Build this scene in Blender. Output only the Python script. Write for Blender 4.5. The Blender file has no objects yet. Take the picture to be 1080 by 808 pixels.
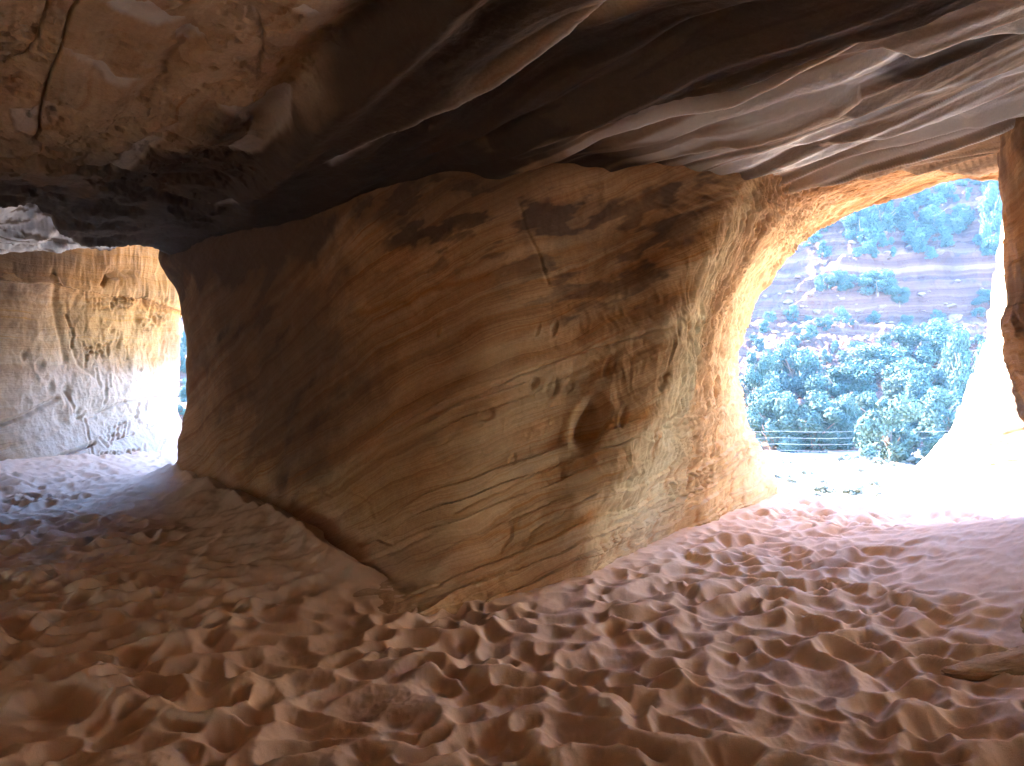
import bpy, math, random
import numpy as np
from mathutils import Vector

# ------------------------------------------------------------------ constants
F, CX, CY, CAMZ = 771.0, 540.0, 404.0, 1.6
scene = bpy.context.scene
COL = scene.collection
rng = np.random.default_rng(7)
random.seed(7)


def P(px, py, d):
    """world point seen at photo pixel px,py at distance d (metres along the view axis)"""
    return ((px - CX) / F * d, d, CAMZ + (CY - py) / F * d)


def proj(V):
    d = np.maximum(V[..., 1], 0.05)
    return CX + V[..., 0] / d * F, CY - (V[..., 2] - CAMZ) / d * F


# ------------------------------------------------------------------ numpy noise
def _h(ix, iy, iz, s):
    h = (ix * 374761393 + iy * 668265263 + iz * 1274126177 + s * 974711) & 0xFFFFFFFF
    h = ((h ^ (h >> 13)) * 1103515245) & 0xFFFFFFFF
    h = ((h ^ (h >> 15)) * 2654435761) & 0xFFFFFFFF
    return h ^ (h >> 16)


_G = np.array([(1, 1, 0), (-1, 1, 0), (1, -1, 0), (-1, -1, 0), (1, 0, 1), (-1, 0, 1), (1, 0, -1), (-1, 0, -1),
               (0, 1, 1), (0, -1, 1), (0, 1, -1), (0, -1, -1), (1, 1, 0), (-1, 1, 0), (0, -1, 1), (0, -1, -1)], float)


_PERM = np.random.default_rng(99).permutation(256).astype(np.int32)
_PERM = np.concatenate([_PERM, _PERM, _PERM])
_GX, _GY, _GZ = [np.ascontiguousarray(np.tile(_G[:, k], 16), np.float32) for k in range(3)]


def noise(x, y, z, seed=0):
    x, y, z = np.broadcast_arrays(np.asarray(x, np.float32), np.asarray(y, np.float32), np.asarray(z, np.float32))
    xf, yf, zf = np.floor(x), np.floor(y), np.floor(z)
    fx, fy, fz = x - xf, y - yf, z - zf
    xi, yi, zi = (xf.astype(np.int32) + seed * 7) & 255, (yf.astype(np.int32) + seed * 13) & 255, (zf.astype(np.int32) + seed * 29) & 255
    u, v, w = [t * t * t * (t * (t * 6 - 15) + 10) for t in (fx, fy, fz)]
    res = []
    for a in (0, 1):
        pa = _PERM[xi + a]
        for b in (0, 1):
            pb = _PERM[pa + yi + b]
            gx, gy = fx - a, fy - b
            k = []
            for c in (0, 1):
                h = _PERM[pb + zi + c]
                k.append(_GX[h] * gx + _GY[h] * gy + _GZ[h] * (fz - c))
            res.append(k[0] + w * (k[1] - k[0]))
    lo, hi = res[0] + v * (res[1] - res[0]), res[2] + v * (res[3] - res[2])
    return lo + u * (hi - lo)


def fbm(x, y, z, oct=4, seed=0, gain=0.5):
    s, a, f, t = 0.0, 1.0, 1.0, 0.0
    for i in range(oct):
        s = s + a * noise(x * f, y * f, z * f, seed + i * 17)
        t += a
        a *= gain
        f *= 2.03
    return s / t * 1.5


def ridged(x, y, z, oct=3, seed=0):
    s, a, f, t = 0.0, 1.0, 1.0, 0.0
    for i in range(oct):
        s = s + a * (1 - 2.2 * np.abs(noise(x * f, y * f, z * f, seed + i * 31)))
        t += a
        a *= 0.5
        f *= 2.1
    return s / t


def sm(a, b, x):
    t = np.clip((x - a) / (b - a), 0, 1)
    return t * t * (3 - 2 * t)


def poly_dist(px, py, pts):
    """distance in pixels to a polyline"""
    best = np.full(px.shape, 1e9)
    for (x0, y0), (x1, y1) in zip(pts[:-1], pts[1:]):
        dx, dy = x1 - x0, y1 - y0
        t = np.clip(((px - x0) * dx + (py - y0) * dy) / (dx * dx + dy * dy + 1e-9), 0, 1)
        best = np.minimum(best, np.hypot(px - x0 - t * dx, py - y0 - t * dy))
    return best


def in_poly(px, py, pts):
    """signed-ish: 1 inside polygon"""
    r = np.zeros(px.shape, bool)
    n = len(pts)
    for i in range(n):
        x0, y0 = pts[i]
        x1, y1 = pts[(i + 1) % n]
        c = ((y0 > py) != (y1 > py)) & (px < (x1 - x0) * (py - y0) / (y1 - y0 + 1e-12) + x0)
        r ^= c
    return r


def poly_soft(px, py, pts, soft, jit=0.0):
    """1 inside the polygon, falling to 0 over soft pixels outside it; jit shifts the edge (array or number)"""
    d = poly_dist(px, py, list(pts) + [pts[0]])
    sd = np.where(in_poly(px, py, pts), -d, d) + jit
    return 1 - sm(-soft, soft, sd)


# ------------------------------------------------------------------ splines and grids
def cr(tgrid, n):
    """Catmull-Rom matrix from n control points to parameters tgrid in 0..n-1"""
    M = np.zeros((len(tgrid), n))
    for r, t in enumerate(tgrid):
        i = min(int(t), n - 2)
        f = t - i
        w = [-.5 * f + f * f - .5 * f ** 3, 1 - 2.5 * f * f + 1.5 * f ** 3, .5 * f + 2 * f * f - 1.5 * f ** 3, -.5 * f * f + .5 * f ** 3]
        for k in range(4):
            j = min(max(i - 1 + k, 0), n - 1)
            M[r, j] += w[k]
    return M


def spans(counts):
    t = [0.0]
    for i, c in enumerate(counts):
        t += [i + (k + 1) / c for k in range(c)]
    return np.array(t)


def loft(net, rows, cols):
    """net (R,C,3) control points, samples per span -> dense grid, with its row/column parameters"""
    net = np.asarray(net, float)
    tr, tc = spans(rows), spans(cols)
    A, B = cr(tr, net.shape[0]), cr(tc, net.shape[1])
    return np.einsum('ir,rck,jc->ijk', A, net, B), tr[:, None], tc[None, :]


def grid_normals(V):
    du = np.gradient(V, axis=1)
    dv = np.gradient(V, axis=0)
    N = np.cross(du, dv)
    return N / (np.linalg.norm(N, axis=-1, keepdims=True) + 1e-12)


def mesh_arrays(name, verts, faces, mat, attrs=None, smooth=True, uniform=4):
    me = bpy.data.meshes.new(name)
    nv, nf = len(verts), len(faces)
    me.vertices.add(nv)
    me.vertices.foreach_set('co', np.ascontiguousarray(verts, np.float32).ravel())
    k = faces.shape[1]
    me.loops.add(nf * k)
    me.loops.foreach_set('vertex_index', np.ascontiguousarray(faces, np.int32).ravel())
    me.polygons.add(nf)
    me.polygons.foreach_set('loop_start', np.arange(0, nf * k, k, dtype=np.int32))
    me.polygons.foreach_set('loop_total', np.full(nf, k, np.int32))
    me.polygons.foreach_set('use_smooth', np.full(nf, smooth, bool))
    me.update(calc_edges=True)
    for n, a in (attrs or {}).items():
        at = me.attributes.new(n, 'FLOAT', 'POINT')
        at.data.foreach_set('value', np.ascontiguousarray(a, np.float32).ravel())
    if mat:
        me.materials.append(mat)
    return me


def link(name, me, parent=None):
    o = bpy.data.objects.new(name, me)
    COL.objects.link(o)
    if parent:
        o.parent = parent
        o.matrix_parent_inverse.identity()
    return o


def grid_faces(h, w, flip=False):
    i = np.arange(h * w).reshape(h, w)
    f = np.stack([i[:-1, :-1], i[:-1, 1:], i[1:, 1:], i[1:, :-1]], -1).reshape(-1, 4)
    return f[:, ::-1] if flip else f


def grid_obj(name, V, mat, attrs=None, parent=None, flip=False, normals=None):
    h, w = V.shape[:2]
    me = mesh_arrays(name, V.reshape(-1, 3), grid_faces(h, w, flip), mat,
                     {k: np.broadcast_to(a, (h, w)) for k, a in (attrs or {}).items()})
    if normals is not None:
        me.normals_split_custom_set_from_vertices(normals.reshape(-1, 3).astype(np.float32))
    return link(name, me, parent)


def empty(name, loc=(0, 0, 0)):
    o = bpy.data.objects.new(name, None)
    o.location = loc
    COL.objects.link(o)
    return o


def tag(o, label=None, cat=None, group=None, kind=None):
    for k, v in (('label', label), ('category', cat), ('group', group), ('kind', kind)):
        if v:
            o[k] = v
    return o


# ------------------------------------------------------------------ materials
class NT:
    def __init__(s, name):
        s.m = bpy.data.materials.new(name)
        s.m.use_nodes = True
        s.t = s.m.node_tree
        s.t.nodes.clear()
        s.out = s.t.nodes.new('ShaderNodeOutputMaterial')

    def n(s, typ, ins=None, **kw):
        nd = s.t.nodes.new('ShaderNode' + typ)
        for k, v in kw.items():
            setattr(nd, k, v)
        for k, v in (ins or {}).items():
            if isinstance(v, bpy.types.NodeSocket):
                s.t.links.new(v, nd.inputs[k])
            else:
                nd.inputs[k].default_value = v
        return nd

    def math(s, op, a, b=None, c=None, clamp=False):
        ins = {0: a}
        if b is not None:
            ins[1] = b
        if c is not None:
            ins[2] = c
        return s.n('Math', ins, operation=op, use_clamp=clamp).outputs[0]

    def mix(s, fac, a, b, blend='MIX'):
        nd = s.t.nodes.new('ShaderNodeMix')
        nd.data_type = 'RGBA'
        nd.blend_type = blend
        for k, v in ((0, fac), (6, a), (7, b)):
            if isinstance(v, bpy.types.NodeSocket):
                s.t.links.new(v, nd.inputs[k])
            else:
                nd.inputs[k].default_value = v if k == 0 else (*v, 1)[:4]
        return nd.outputs[2]

    def ramp(s, fac, stops):
        nd = s.n('ValToRGB', {0: fac})
        e = nd.color_ramp.elements
        while len(e) < len(stops):
            e.new(0.5)
        for el, (p, c) in zip(e, stops):
            el.position = p
            el.color = (*c, 1) if len(c) == 3 else c
        return nd.outputs[0]

    def attr(s, name):
        return s.n('Attribute', attribute_name=name).outputs['Fac']

    def noise(s, vec, scale, detail=5, rough=0.55, dist=0.0, dim='3D', w=None):
        ins = {'Scale': scale, 'Detail': detail, 'Roughness': rough, 'Distortion': dist}
        if dim != '1D':
            ins['Vector'] = vec
        if w is not None:
            ins['W'] = w
        return s.n('TexNoise', ins, noise_dimensions=dim).outputs[0]

    def scale(s, vec, v):
        return s.n('VectorMath', {0: vec, 1: v}, operation='MULTIPLY').outputs[0]

    def bump(s, h, strength, dist, normal=None):
        ins = {'Height': h, 'Strength': strength, 'Distance': dist}
        if normal is not None:
            ins['Normal'] = normal
        return s.n('Bump', ins).outputs[0]

    def finish(s, color, rough=0.9, normal=None, spec=0.15, extra=None):
        ins = {'Base Color': color if isinstance(color, bpy.types.NodeSocket) else (*color, 1), 'Roughness': rough, 'Specular IOR Level': spec}
        if normal is not None:
            ins['Normal'] = normal
        ins.update(extra or {})
        b = s.n('BsdfPrincipled', ins)
        s.t.links.new(b.outputs[0], s.out.inputs[0])
        return s.m


def rock_mat(name, c_lo, c_mid, c_hi, c_rust, soot=(0.05, 0.034, 0.026), pale=(0.52, 0.49, 0.45), wn=(-0.4, 0.16, 1.0), band=5.0, fine=1.0, red=(0.55, 0.24, 0.15), sheen=False):
    t = NT(name)
    pos = t.n('NewGeometry').outputs['Position']
    w = t.n('VectorMath', {0: pos, 1: wn}, operation='DOT_PRODUCT').outputs['Value']
    warp = t.noise(pos, 0.9, 4, 0.5)
    w2 = t.math('MULTIPLY_ADD', warp, 0.35, w)
    n1 = t.noise(None, band, 4, 0.65, dim='1D', w=w2)
    base = t.ramp(n1, [(0.30, c_lo), (0.46, c_mid), (0.62, c_hi)])
    n2 = t.noise(None, band * 5, 3, 0.6, dim='1D', w=w2)
    rustm = t.math('MULTIPLY', t.math('SMOOTHSTEP', 0.58, 0.72, n2) if False else t.n('MapRange', {0: n2, 1: 0.56, 2: 0.72}).outputs[0],
                   t.n('MapRange', {0: t.noise(pos, 0.8, 3, 0.5), 1: 0.42, 2: 0.62}).outputs[0])
    base = t.mix(rustm, base, c_rust)
    base = t.mix(t.attr('rust'), base, c_rust)
    base = t.mix(t.attr('red'), base, red)
    base = t.mix(t.attr('dust'), base, (0.58, 0.39, 0.26))
    n5 = t.noise(None, band * 16, 3, 0.7, dim='1D', w=w2)
    base = t.mix(0.12 if sheen else 0.36, base, t.ramp(n5, [(0.34, (0.62, 0.56, 0.5)), (0.52, (1.0, 1.0, 1.0)), (0.7, (1.12, 1.1, 1.05))]), 'MULTIPLY')
    speck = t.noise(pos, 42, 4, 0.7)
    base = t.mix(0.4, base, t.ramp(speck, [(0.36, (0.66, 0.63, 0.6)), (0.6, (1.06, 1.06, 1.06))]), 'MULTIPLY')
    # patchy tone
    n3 = t.noise(pos, 2.2, 6, 0.62)
    base = t.mix(0.5, base, t.ramp(n3, [(0.3, (0.55, 0.52, 0.5)), (0.7, (1.0, 1.0, 1.0))]), 'MULTIPLY')
    base = t.mix(t.attr('pale'), base, t.mix(t.noise(pos, 6, 5, 0.6), tuple(x * 0.82 for x in pale), tuple(min(1, x * 1.12) for x in pale)))
    n4 = t.noise(pos, 14, 5, 0.65)
    sootc = t.mix(n4, tuple(x * 0.75 for x in soot), tuple(x * 1.5 for x in soot))
    base = t.mix(t.attr('soot'), base, sootc)  # real soot, and in places shade painted with it
    grain = t.noise(pos, 160, 2, 0.6)
    base = t.mix(0.25, base, t.ramp(grain, [(0.3, (0.72, 0.72, 0.72)), (0.7, (1.1, 1.1, 1.1))]), 'MULTIPLY')
    hgt = t.math('ADD', t.math('MULTIPLY', t.noise(pos, 11 * fine, 7, 0.62), 1.0), t.math('ADD', t.math('MULTIPLY', n2, 0.35), t.math('MULTIPLY', n5, 0.03 if sheen else 0.18)))
    nrm = t.bump(hgt, 0.55, 0.028)
    nrm = t.bump(grain, 0.25, 0.004, nrm)
    if sheen:
        return t.finish(base, t.math('MULTIPLY_ADD', t.attr('pale'), -0.4, 0.9), nrm, t.math('MULTIPLY_ADD', t.attr('pale'), 0.35, 0.12))
    return t.finish(base, 0.92, nrm, 0.12)


M_PILLAR = rock_mat('sandstone_wall', (0.40, 0.20, 0.085), (0.52, 0.295, 0.135), (0.60, 0.38, 0.20), (0.48, 0.205, 0.055), pale=(0.70, 0.57, 0.33), soot=(0.085, 0.055, 0.04))
M_LEFT = rock_mat('sandstone_carved_wall', (0.34, 0.21, 0.11), (0.43, 0.30, 0.18), (0.48, 0.37, 0.25), (0.44, 0.25, 0.07), pale=(0.50, 0.43, 0.37), wn=(0.1, -0.1, 1.0), band=3.5)
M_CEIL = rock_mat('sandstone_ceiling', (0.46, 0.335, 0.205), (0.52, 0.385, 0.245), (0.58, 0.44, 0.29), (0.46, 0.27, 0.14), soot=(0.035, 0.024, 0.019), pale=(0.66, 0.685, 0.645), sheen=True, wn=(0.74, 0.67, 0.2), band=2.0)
M_SLICK = rock_mat('slickrock', (0.50, 0.39, 0.27), (0.58, 0.47, 0.34), (0.64, 0.54, 0.42), (0.45, 0.22, 0.08), wn=(-0.12, 0.0, 1.0), band=2.5)


def sand_mat():
    t = NT('cave_sand')
    pos = t.n('NewGeometry').outputs['Position']
    n1 = t.noise(pos, 1.3, 5, 0.6)
    n2 = t.noise(pos, 240, 2, 0.6)
    c = t.ramp(n1, [(0.3, (0.63, 0.45, 0.315)), (0.7, (0.72, 0.535, 0.39))])
    c = t.mix(0.35, c, t.ramp(n2, [(0.3, (0.7, 0.68, 0.66)), (0.7, (1.12, 1.12, 1.12))]), 'MULTIPLY')
    nrm = t.bump(t.noise(pos, 30, 5, 0.65), 0.16, 0.012)
    nrm = t.bump(n2, 0.3, 0.003, nrm)
    return t.finish(c, 0.95, nrm, 0.1)


def ground_mat(name, a, b, scale=0.5):
    t = NT(name)
    pos = t.n('NewGeometry').outputs['Position']
    n1 = t.noise(pos, scale, 7, 0.65)
    c = t.ramp(n1, [(0.32, a), (0.68, b)])
    nrm = t.bump(t.noise(pos, 4, 6, 0.65), 0.6, 0.12)
    return t.finish(c, 0.95, nrm, 0.1)


def hill_mat():
    t = NT('canyon_rock')
    g = t.n('NewGeometry')
    pos = g.outputs['Position']
    z = t.n('SeparateXYZ', {0: pos}).outputs[2]
    w = t.math('MULTIPLY_ADD', t.noise(pos, 0.12, 4, 0.5), 2.0, z)
    n1 = t.noise(None, 0.9, 5, 0.7, dim='1D', w=w)
    rock = t.ramp(n1, [(0.3, (0.05, 0.020, 0.014)), (0.5, (0.09, 0.040, 0.027)), (0.66, (0.13, 0.072, 0.052))])
    soil = t.ramp(t.noise(pos, 0.7, 6, 0.65), [(0.3, (0.055, 0.028, 0.019)), (0.7, (0.10, 0.06, 0.044))])
    nz = t.n('SeparateXYZ', {0: g.outputs['True Normal']}).outputs[2]
    c = t.mix(t.n('MapRange', {0: nz, 1: 0.55, 2: 0.85}).outputs[0], rock, soil)
    nrm = t.bump(t.math('ADD', t.noise(pos, 1.6, 8, 0.68), n1), 0.8, 0.5)
    return t.finish(c, 0.95, nrm, 0.1)


def leaf_mat(name, a, b):
    t = NT(name)
    oi = t.n('ObjectInfo').outputs['Random']
    pos = t.n('NewGeometry').outputs['Position']
    f = t.math('ADD', t.math('MULTIPLY', oi, 0.6), t.math('MULTIPLY', t.noise(pos, 1.2, 3), 0.6), clamp=True)
    c = t.mix(f, a, b)
    return t.finish(c, 0.7, None, 0.2, {'Transmission Weight': 0.0})


def plain_mat(name, c, rough=0.8, scale=30):
    t = NT(name)
    tc = t.n('TexCoord').outputs['Object']
    n = t.noise(tc, scale, 5, 0.6)
    col = t.mix(n, tuple(x * 0.7 for x in c), tuple(min(1, x * 1.25) for x in c))
    return t.finish(col, rough, t.bump(n, 0.4, 0.02), 0.2)


M_SAND = sand_mat()
M_FLOOR = ground_mat('canyon_floor_soil', (0.36, 0.25, 0.18), (0.48, 0.36, 0.27))
M_HILL = hill_mat()
M_LEAF = leaf_mat('juniper_leaf', (0.017, 0.046, 0.038), (0.046, 0.082, 0.064))
M_SAGE = leaf_mat('sage_leaf', (0.09, 0.115, 0.095), (0.14, 0.155, 0.12))
M_BARK = plain_mat('juniper_bark', (0.16, 0.11, 0.08))
M_BOULDER = rock_mat('boulder_rock', (0.11, 0.06, 0.042), (0.16, 0.095, 0.068), (0.21, 0.14, 0.105), (0.33, 0.17, 0.09), band=1.2)
M_WIRE = plain_mat('galvanised_wire', (0.35, 0.36, 0.37), 0.5)
M_POST = plain_mat('weathered_post', (0.10, 0.085, 0.07))

WN = (-0.4, 0.16, 1.0)


def wcoord(V):
    return V[..., 2] + WN[0] * V[..., 0] + WN[1] * V[..., 1]


# ------------------------------------------------------------------ carved letters
FONT = {'A': [((0, 0), (.5, 1)), ((.5, 1), (1, 0)), ((.2, .4), (.8, .4))], 'L': [((0, 1), (0, 0)), ((0, 0), (.8, 0))],
        'O': [((.2, 0), (0, .3)), ((0, .3), (0, .7)), ((0, .7), (.2, 1)), ((.2, 1), (.7, 1)), ((.7, 1), (.9, .7)), ((.9, .7), (.9, .3)), ((.9, .3), (.7, 0)), ((.7, 0), (.2, 0))],
        'N': [((0, 0), (0, 1)), ((0, 1), (.8, 0)), ((.8, 0), (.8, 1))], 'H': [((0, 0), (0, 1)), ((.8, 0), (.8, 1)), ((0, .5), (.8, .5))],
        'E': [((0, 0), (0, 1)), ((0, 1), (.8, 1)), ((0, .5), (.6, .5)), ((0, 0), (.8, 0))], 'R': [((0, 0), (0, 1)), ((0, 1), (.7, .95)), ((.7, .95), (.7, .55)), ((.7, .55), (0, .5)), ((.3, .5), (.8, 0))],
        'M': [((0, 0), (.05, 1)), ((.05, 1), (.45, .3)), ((.45, .3), (.85, 1)), ((.85, 1), (.9, 0))], 'S': [((.8, .9), (.2, 1)), ((.2, 1), (.1, .6)), ((.1, .6), (.8, .4)), ((.8, .4), (.7, 0)), ((.7, 0), (0, .1))],
        'D': [((0, 0), (0, 1)), ((0, 1), (.7, .75)), ((.7, .75), (.7, .25)), ((.7, .25), (0, 0))], 'I': [((.3, 0), (.3, 1))],
        'P': [((0, 0), (0, 1)), ((0, 1), (.7, .95)), ((.7, .95), (.7, .55)), ((.7, .55), (0, .5))], 'V': [((0, 1), (.4, 0)), ((.4, 0), (.8, 1))],
        'T': [((0, 1), (.9, 1)), ((.45, 1), (.45, 0))], 'C': [((.8, .9), (.3, 1)), ((.3, 1), (0, .6)), ((0, .6), (.1, .15)), ((.1, .15), (.8, .05))]}


def word_segs(word, x, y, w, h, slope=0.0):
    """strokes of a word: lower-left at pixel x,y, letter width w and height h, baseline rising slope pixels per pixel"""
    out = []
    for i, ch in enumerate(word):
        for a, b in FONT.get(ch, []):
            f = lambda p: (x + (i * 1.3 + p[0]) * w, y - p[1] * h - (i * 1.3 + p[0]) * w * slope)
            out.append((f(a), f(b)))
    return out


# ------------------------------------------------------------------ the pillar between the two openings, and the arch it carries
def build_pillar():
    ts = [0, .2, .4, .6, .8, .955, 1]
    L = [(140, 545, 10.6), (155, 528, 9.9), (187, 490, 10.9), (190, 465, 11), (198, 420, 11), (197, 370, 11), (190, 310, 10.9), (170, 268, 10.7)]
    R = [(597, 650, 5.75), (600, 614, 5.8), (612, 570, 5.9), (650, 500, 6.05), (692, 420, 6.25), (712, 340, 6.3), (748, 255, 6.3), (795, 176, 6.25)]
    PY = [None, [528, 591, 646, 655, 642, 614], [490, 545, 590, 607, 600, 570], [465, 490, 522, 530, 522, 500], [420] * 6, [370, 365, 352, 345, 342, 340],
          [310, 283, 265, 258, 256, 255], [268, 224, 192, 182, 180, 176]]
    DD = [None, [9.9, 6.6, 5.1, 4.92, 5.25, 5.8], [10.9, 7.9, 5.95, 5.38, 5.54, 5.78], [11, 8.1, 6.35, 5.8, 5.91, 5.92], [11, 8.2, 6.6, 6.1, 6.18, 6.1],
          [11, 8.25, 6.7, 6.2, 6.26, 6.15], [10.9, 8.2, 6.75, 6.32, 6.4, 6.15], [10.7, 8.0, 6.75, 6.35, 6.25, 6.25]]
    T6 = [0, .2, .4, .6, .8, 1]
    cols = []
    for k, t in enumerate(ts):
        c = []
        for r in range(1, 8):
            px = L[r][0] + (R[r][0] - L[r][0]) * t
            c.append(P(px, np.interp(t, T6, PY[r]), np.interp(t, T6, DD[r]) - (.05 if k == 5 else 0)))
        b = np.array(c[0])
        c.insert(0, (b[0], b[1] - 0.12, -0.35))
        if t < 1:
            top = np.array(c[-1])
            for j in (1, 2, 3):
                c.append((top[0] + 0.5 * j, top[1] + 0.1 * j, top[2] + 0.55 + 0.25 * j))
        else:
            c += [P(900, 166, 6.5), P(1000, 152, 6.5), P(1110, 138, 6.4)]
        cols.append(c)
    left = cols[0]
    back1 = [(p[0] + 0.45 + 0.02 * i, p[1] + 1.6, p[2] + (0 if i < 7 else .3)) for i, p in enumerate(left)]
    back0 = [(p[0] + 2.6, p[1] + 3.6, p[2] + (0 if i < 7 else .6)) for i, p in enumerate(left)]
    rv1 = [P(*q) for q in [(642, 624, 6.4), (650, 588, 6.5), (668, 545, 6.65), (702, 480, 6.9), (728, 405, 7.1), (738, 335, 7.1), (776, 262, 7.0), (824, 206, 6.9), (915, 181, 7.0), (1003, 167, 7.0), (1110, 156, 6.8)]]
    rv2 = [P(*q) for q in [(735, 577, 8.2), (742, 553, 8.25), (748, 520, 8.3), (752, 465, 8.5), (752, 395, 8.6), (763, 330, 8.5), (800, 267, 8.3), (846, 224, 8.0), (925, 194, 7.8), (1008, 178, 7.6), (1110, 168, 7.2)]]
    rm0 = [P(*q) for q in [(800, 548, 9.8), (803, 524, 9.8), (789, 490, 9.7), (773, 448, 9.7), (766, 385, 9.7), (780, 332, 9.6), (811, 278, 9.4), (855, 239, 9.1), (928, 203, 8.7), (1010, 186, 8.2), (1110, 177, 7.7)]]
    rim = [P(*q) for q in [(826, 550, 10.6), (822, 521, 10.5), (805, 490, 10.4), (785, 445, 10.3), (775, 385, 10.2), (786, 336, 10.1), (816, 283, 9.9), (859, 240, 9.5), (930, 204, 9.0), (1012, 187, 8.5), (1110, 179, 7.9)]]
    o1 = [P(*q) for q in [(812, 548, 11.6), (806, 515, 11.5), (788, 485, 11.4), (768, 440, 11.3), (756, 380, 11.2), (767, 325, 11.1), (795, 262, 11), (845, 205, 10.6), (920, 165, 10), (1010, 150, 9.4), (1110, 140, 8.8)]]
    o2 = [P(*q) for q in [(740, 545, 13), (735, 510, 13), (720, 480, 13), (700, 430, 12.8), (690, 370, 12.6), (690, 310, 12.5), (715, 240, 12.3), (790, 180, 11.8), (890, 130, 11), (1000, 110, 10), (1110, 95, 9.2)]]
    o3 = [P(*q) for q in [(600, 540, 15), (600, 505, 15), (590, 470, 15), (580, 420, 14.5), (570, 350, 14), (560, 290, 13.5), (600, 230, 12.6), (740, 165, 11.6), (870, 100, 10.4), (990, 80, 9.4), (1110, 60, 8.6)]]
    rv0 = [tuple(np.array(a) * .84 + np.array(b) * .16 + (.03, .0, 0)) for a, b in zip(cols[-1], rv1)]
    net = np.array([back0, back1] + cols + [rv0, rv1, rv2, rm0, rim, o1, o2, o3]).transpose(1, 0, 2)
    ccount = [8, 16, 84, 92, 92, 92, 74, 26, 26, 68, 64, 56, 22, 22, 12, 10]
    rcount = [26, 48, 66, 76, 74, 80, 78, 76, 66, 50]
    V, tr, tc = loft(net, rcount, ccount)
    tc = np.interp(tc, [0, 6, 7, 8, 9, 10, 11, 12, 13, 14, 15, 16], [0, 6, 6.78, 7, 7.16, 8, 9, 10, 11, 12, 13, 14])
    tr = np.broadcast_to(tr, V.shape[:2])
    tc = np.broadcast_to(tc, V.shape[:2])
    N = grid_normals(V)
    eye = np.array((0, 0, 1.6)) - V
    # normals out of the rock: they face the eye on the near face
    mid = N[V.shape[0] // 2, sum(ccount[:5])]
    if np.dot(mid, eye[V.shape[0] // 2, sum(ccount[:5])]) < 0:
        N = -N
    flip = False
    px, py = proj(V)
    x, y, z = V[..., 0], V[..., 1], V[..., 2]
    px_m = y / F                                         # metres per pixel there
    reveal = sm(6.9, 7.25, tc) * (1 - sm(10.6, 11.0, tc))
    near = sm(5.6, 7.0, tc) * (1 - sm(10.8, 11.5, tc))
    w = wcoord(V)
    wp = w + 0.10 * fbm(x * .9, y * .9, z * .9, 3, 3)
    D = 0.07 * fbm(x * .8, y * .8, z * .8, 4, 5) + 0.02 * fbm(x * 4, y * 4, z * 4, 4, 9)
    # bedding: thin hard layers that stand out
    lay = ridged(wp * 3.1, 0 * wp + .3, 0 * wp + .1, 3, 21)
    low = 1 - sm(1.0, 1.9, z)
    amp = 0.010 + 0.018 * low * (0.4 + 0.6 * sm(1.5, 5, tc))
    D += amp * lay * (0.5 + sm(-.2, .3, fbm(x * .7, y * .7, z * .7, 2, 40)))
    saw = (wp * 7.5 + .4 * noise(x * 1.5, y * 1.5, z * 1.5, 8)) % 1.0
    D += 0.028 * low * (saw ** 2) * sm(3.2, 5.2, tc) * sm(-.1, .25, noise(wp * 1.7, 0 * w, 0 * w, 55) + .15)
    # terraced blocks along the bottom of the lit reveal
    edge1 = w - (0.90 + 0.03 * fbm(x * 2, y * 2, z * 2, 2, 71))
    # ripple carved surface of the reveal, running with the flow of the arch
    q = np.stack([x * 5.5 + y * 3.0, z * 2.0, y * 1.2], -1)
    wx = 0.55 * fbm(x * 2.5, y * 2.5, z * 2.5, 2, 91)
    arch = sm(6.3, 7.6, tr)
    gx = np.where(arch > .5, (tc - 6.5) * 4.0, q[..., 0])
    u1 = (1 - arch) * (x * 6.5 + y * 4.5) + arch * ((tc * 6.0) + z * 2)
    v1 = (1 - arch) * (z * 2.2) + arch * (x * 1.6 + tr)
    scal = ridged(u1 + wx, v1 + 0.7 * wx, 0.3 * y, 3, 101)
    scal2 = ridged(u1 * 2.1 + wx * 2, v1 * 2.0, 0.5 * y + 7, 2, 131)
    sa = near * (0.30 + 0.7 * reveal) * (.35 + .65 * sm(.35, .95, z)) * (1 - .75 * np.exp(-((px - 726) / 26) ** 4 - ((py - 508) / 20) ** 4))
    foot_lay = reveal * (1 - sm(.7, 1.1, z)) * (1 - sm(9.4, 10.2, tc))
    D += foot_lay * (.030 * (((w * 5.2 + .25 * noise(x * 1.5, y * 1.5, z, 12)) % 1.0) ** 1.5) + .012 * ridged(x * 9 + y * 6, z * 2.2, y, 2, 14))
    D += sa * (0.066 * scal + 0.034 * scal2) * (0.65 + 0.5 * sm(-.3, .3, fbm(x * 1.3, y * 1.3, z * 1.3, 2, 77))) * (1 - .45 * arch)
    # fine vertical tooling over the rest of the face
    tool = ridged(x * 8 + .6 * wx, y * 5, z * 2.4, 2, 151)
    D += 0.009 * tool * sm(2.6, 4.5, tc) * (1 - near) * (0.3 + sm(-.2, .4, fbm(x, y, z, 2, 160)))
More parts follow.
